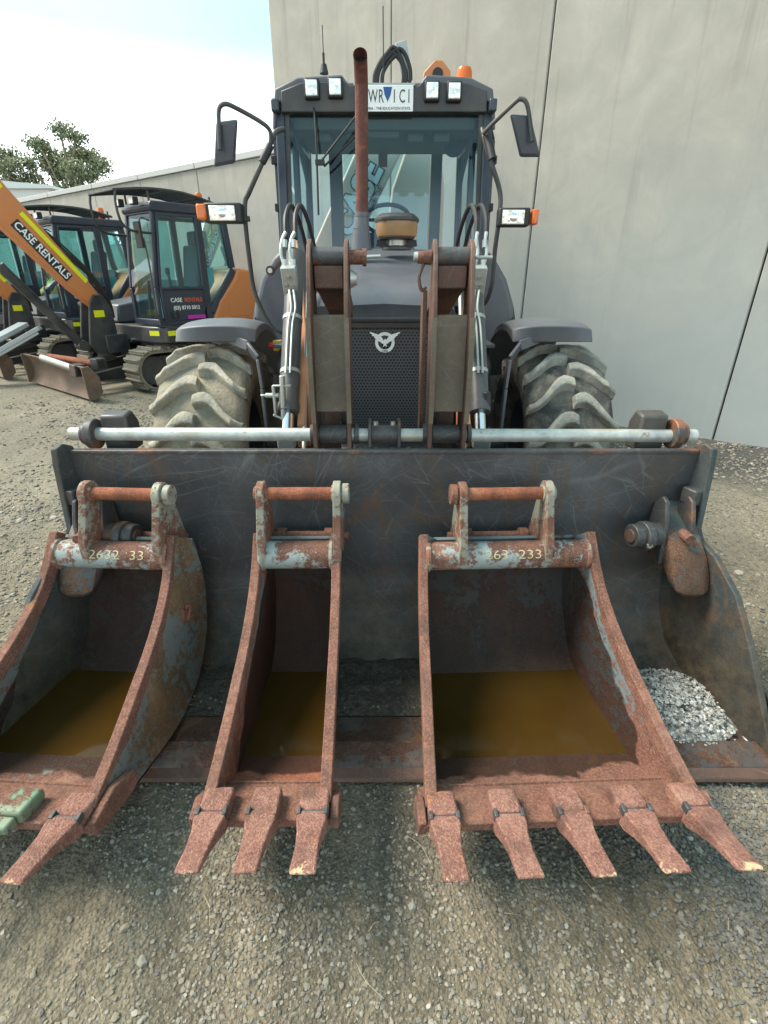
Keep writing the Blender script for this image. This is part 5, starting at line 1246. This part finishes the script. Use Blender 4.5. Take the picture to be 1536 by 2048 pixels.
    # teeth
    for i in range(nt):
        xx = -wl/2+.038+(wl-.076)*i/(nt-1); kind = teeth.get(i, 'full')
        tm = 'green' if kind == 'green' else 'rust_tooth'
        def rect(y, z, hw, hh, sk=0): return [O+Vector((xx+hw, y, z+hh)), O+Vector((xx-hw, y, z+hh)), O+Vector((xx-hw, y, z-hh)), O+Vector((xx+hw, y, z-hh))]
        g = MB(); g.loft([rect(.885, .226, .030, .010), rect(.87, .230, .036, .020), rect(.815, .234, .037, .026), rect(.80, .236, .033, .022)]); ad = g.build('tooth_adapter', tm, t, bevel=.007, seg=3)
        if kind == 'green':
            g = MB(); g.loft([rect(.80, .232, .022, .018), rect(.765, .238, .018, .012)]); g.build('adapter_nose', tm, ad, bevel=.006); continue
        tl = .168+random.uniform(-.006, .004); j = random.uniform(-.002, .002)
        g = MB(); g.loft([rect(.800, .236, .036, .027), rect(.775, .243, .0365, .027), rect(.745, .254, .030, .020), rect(.70, .272, .0265, .0125), rect(.80-tl+.01, .294, .0275+j, .0075), rect(.80-tl, .298, .0265+j, .004)])
        o = g.build('tooth', tm, t, bevel=.005, seg=3, smooth=55)
        g = MB()
        for sx in (-1, 1): g.box(O+Vector((xx+sx*.033, .799, .258)), (.010, .022, .022)); 
        g.box(O+Vector((xx, .7995, .254)), (.056, .007, .016)); g.build('tooth_pin', 'blk2', o, bevel=.002)
    # pooled water
    wz = .105; pts = []
    yb_ = None
    tb_, tf_ = None, None
    for i in range(200):
        tt = i/199; y, z = interp(SHL, tt)
        if z <= wz+.004 and tb_ is None: tb_ = tt
        if tb_ is not None and tt > .6 and z >= wz+.004 and tf_ is None: tf_ = tt
    ya, yb_ = interp(SHL, tb_)[0]+.004, interp(SHL, tf_)[0]
    K = 10; L_, R_ = [], []
    for k in range(K+1):
        y = ya+(yb_-ya)*k/K; tt = tb_+(tf_-tb_)*k/K; x = X(tt, .92)-.012
        L_.append(O+Vector((-x, y, wz))); R_.append(O+Vector((x, y, wz)))
    g = MB(); g.add(L_+R_, [(k, k+1, K+2+k, K+1+k) for k in range(K)])
    wt_ = g.build('muddy_water', 'water', smooth=0)
    wt_.location = (xc, 1.2, 0); wt_.rotation_euler = (0, 0, yaw)
    return t, wt_
BA, WA = trench_bucket('medium trenching bucket at the left edge with marker figures 2632 33 on its tube', -.985, R(-3.5), .45, .54, 4, (-.075, .185), 'shellA', ('shellA', 'outer'), 'rust', ('2632  33', .035), teeth={0: 'green', 2: 'green', 'boss': 1}, corner=1.0, taper=-.045)
tag(WA, 'brown rainwater pooled in the left bucket', 'water')
BB, WB = trench_bucket('narrow three toothed trenching bucket standing in the middle', -.305, R(.5), .30, .325, 3, (-.118, .145), 'shellB', 'shellB', 'rust', None, teeth={'boss': 1}, taper=.03)
tag(WB, 'brown rainwater pooled in the narrow middle bucket', 'water')
BC, WC = trench_bucket('wide five toothed trenching bucket on the right with marker figures 263 233', .452, R(2.2), .62, .715, 5, (-.165, .135), 'shellC', 'shellC', 'rust', ('263  233', .012), teeth={'boss': -1})
tag(WC, 'wide sheet of olive brown rainwater in the right bucket', 'water')
# marking on the outer side of the left bucket
def sidetxt(p): return None
text('12', .085, 'chalk2', BA, None, 'painted_number', ext=.003, sx=.8, fn=lambda p: Vector((.258+.15*p.x+p.z, .28+p.x, .36+p.y)))
# --- dirt and rubble lying in the loader bucket
def heap(name, mat, cx, cy, rx, ry, h, z0, label, cat, n=34, rough=.02, freq=14):
    g = MB(); vs = []
    for j in range(n+1):
        for i in range(n+1):
            x = (2*i/n-1); y = (2*j/n-1); r = math.hypot(x, y); px, py = cx+x*rx, cy+y*ry
            hh = h*max(0, 1-r**2)**.8+rough*noise.noise(Vector((px*freq, py*freq, 1)))*max(0, 1.05-r)+rough*.6*noise.noise(Vector((px*freq*3, py*freq*3, 4)))*max(0, 1.05-r)
            vs.append((px, py, z0+hh-.004))
    g.add(vs, [(j*(n+1)+i, j*(n+1)+i+1, (j+1)*(n+1)+i+1, (j+1)*(n+1)+i) for j in range(n) for i in range(n)])
    o = g.build(name, mat, kind='stuff', smooth=40); tag(o, label, cat); return o
heap('dirt', 'dirt', -.0, 1.50, 1.1, .20, .03, .045, 'damp dark dirt and grit left on the loader bucket floor', 'dirt', n=90)
heap('rubble', 'rubble', 1.06, 1.36, .23, .18, .042, .035, 'white crushed rubble heaped in the right corner of the loader bucket', 'rubble', n=80, rough=.045)
P = []; S = []
for i in range(1700):
    a = random.uniform(0, 6.3); r = random.random()**.6*(.85+.3*random.random()); x, y = 1.06+.23*r*math.cos(a), 1.35+.19*r*math.sin(a)
    if y < 1.16 or x > 1.20: continue
    P.append((x, y, .040+.050*max(0, 1-r*r)**.8)); S.append(random.uniform(.002, .008))
o = stones('crushed_chips', np.array(P), np.array(S), ico(), 'rubble'); o['kind'] = 'stuff'; tag(o, 'small white chips strewn over the rubble heap', 'rubble')
P = []; S = []
for i in range(700):
    x, y = random.uniform(-.9, 1.1), random.uniform(1.32, 1.66); P.append((x, y, .05+max(0, (y-1.5))*.25)); S.append(random.uniform(.002, .006))
o = stones('grit', np.array(P), np.array(S), ico(), 'stone'); o['kind'] = 'stuff'; tag(o, 'fine grit on the bucket floor behind the trenching buckets', 'grit')
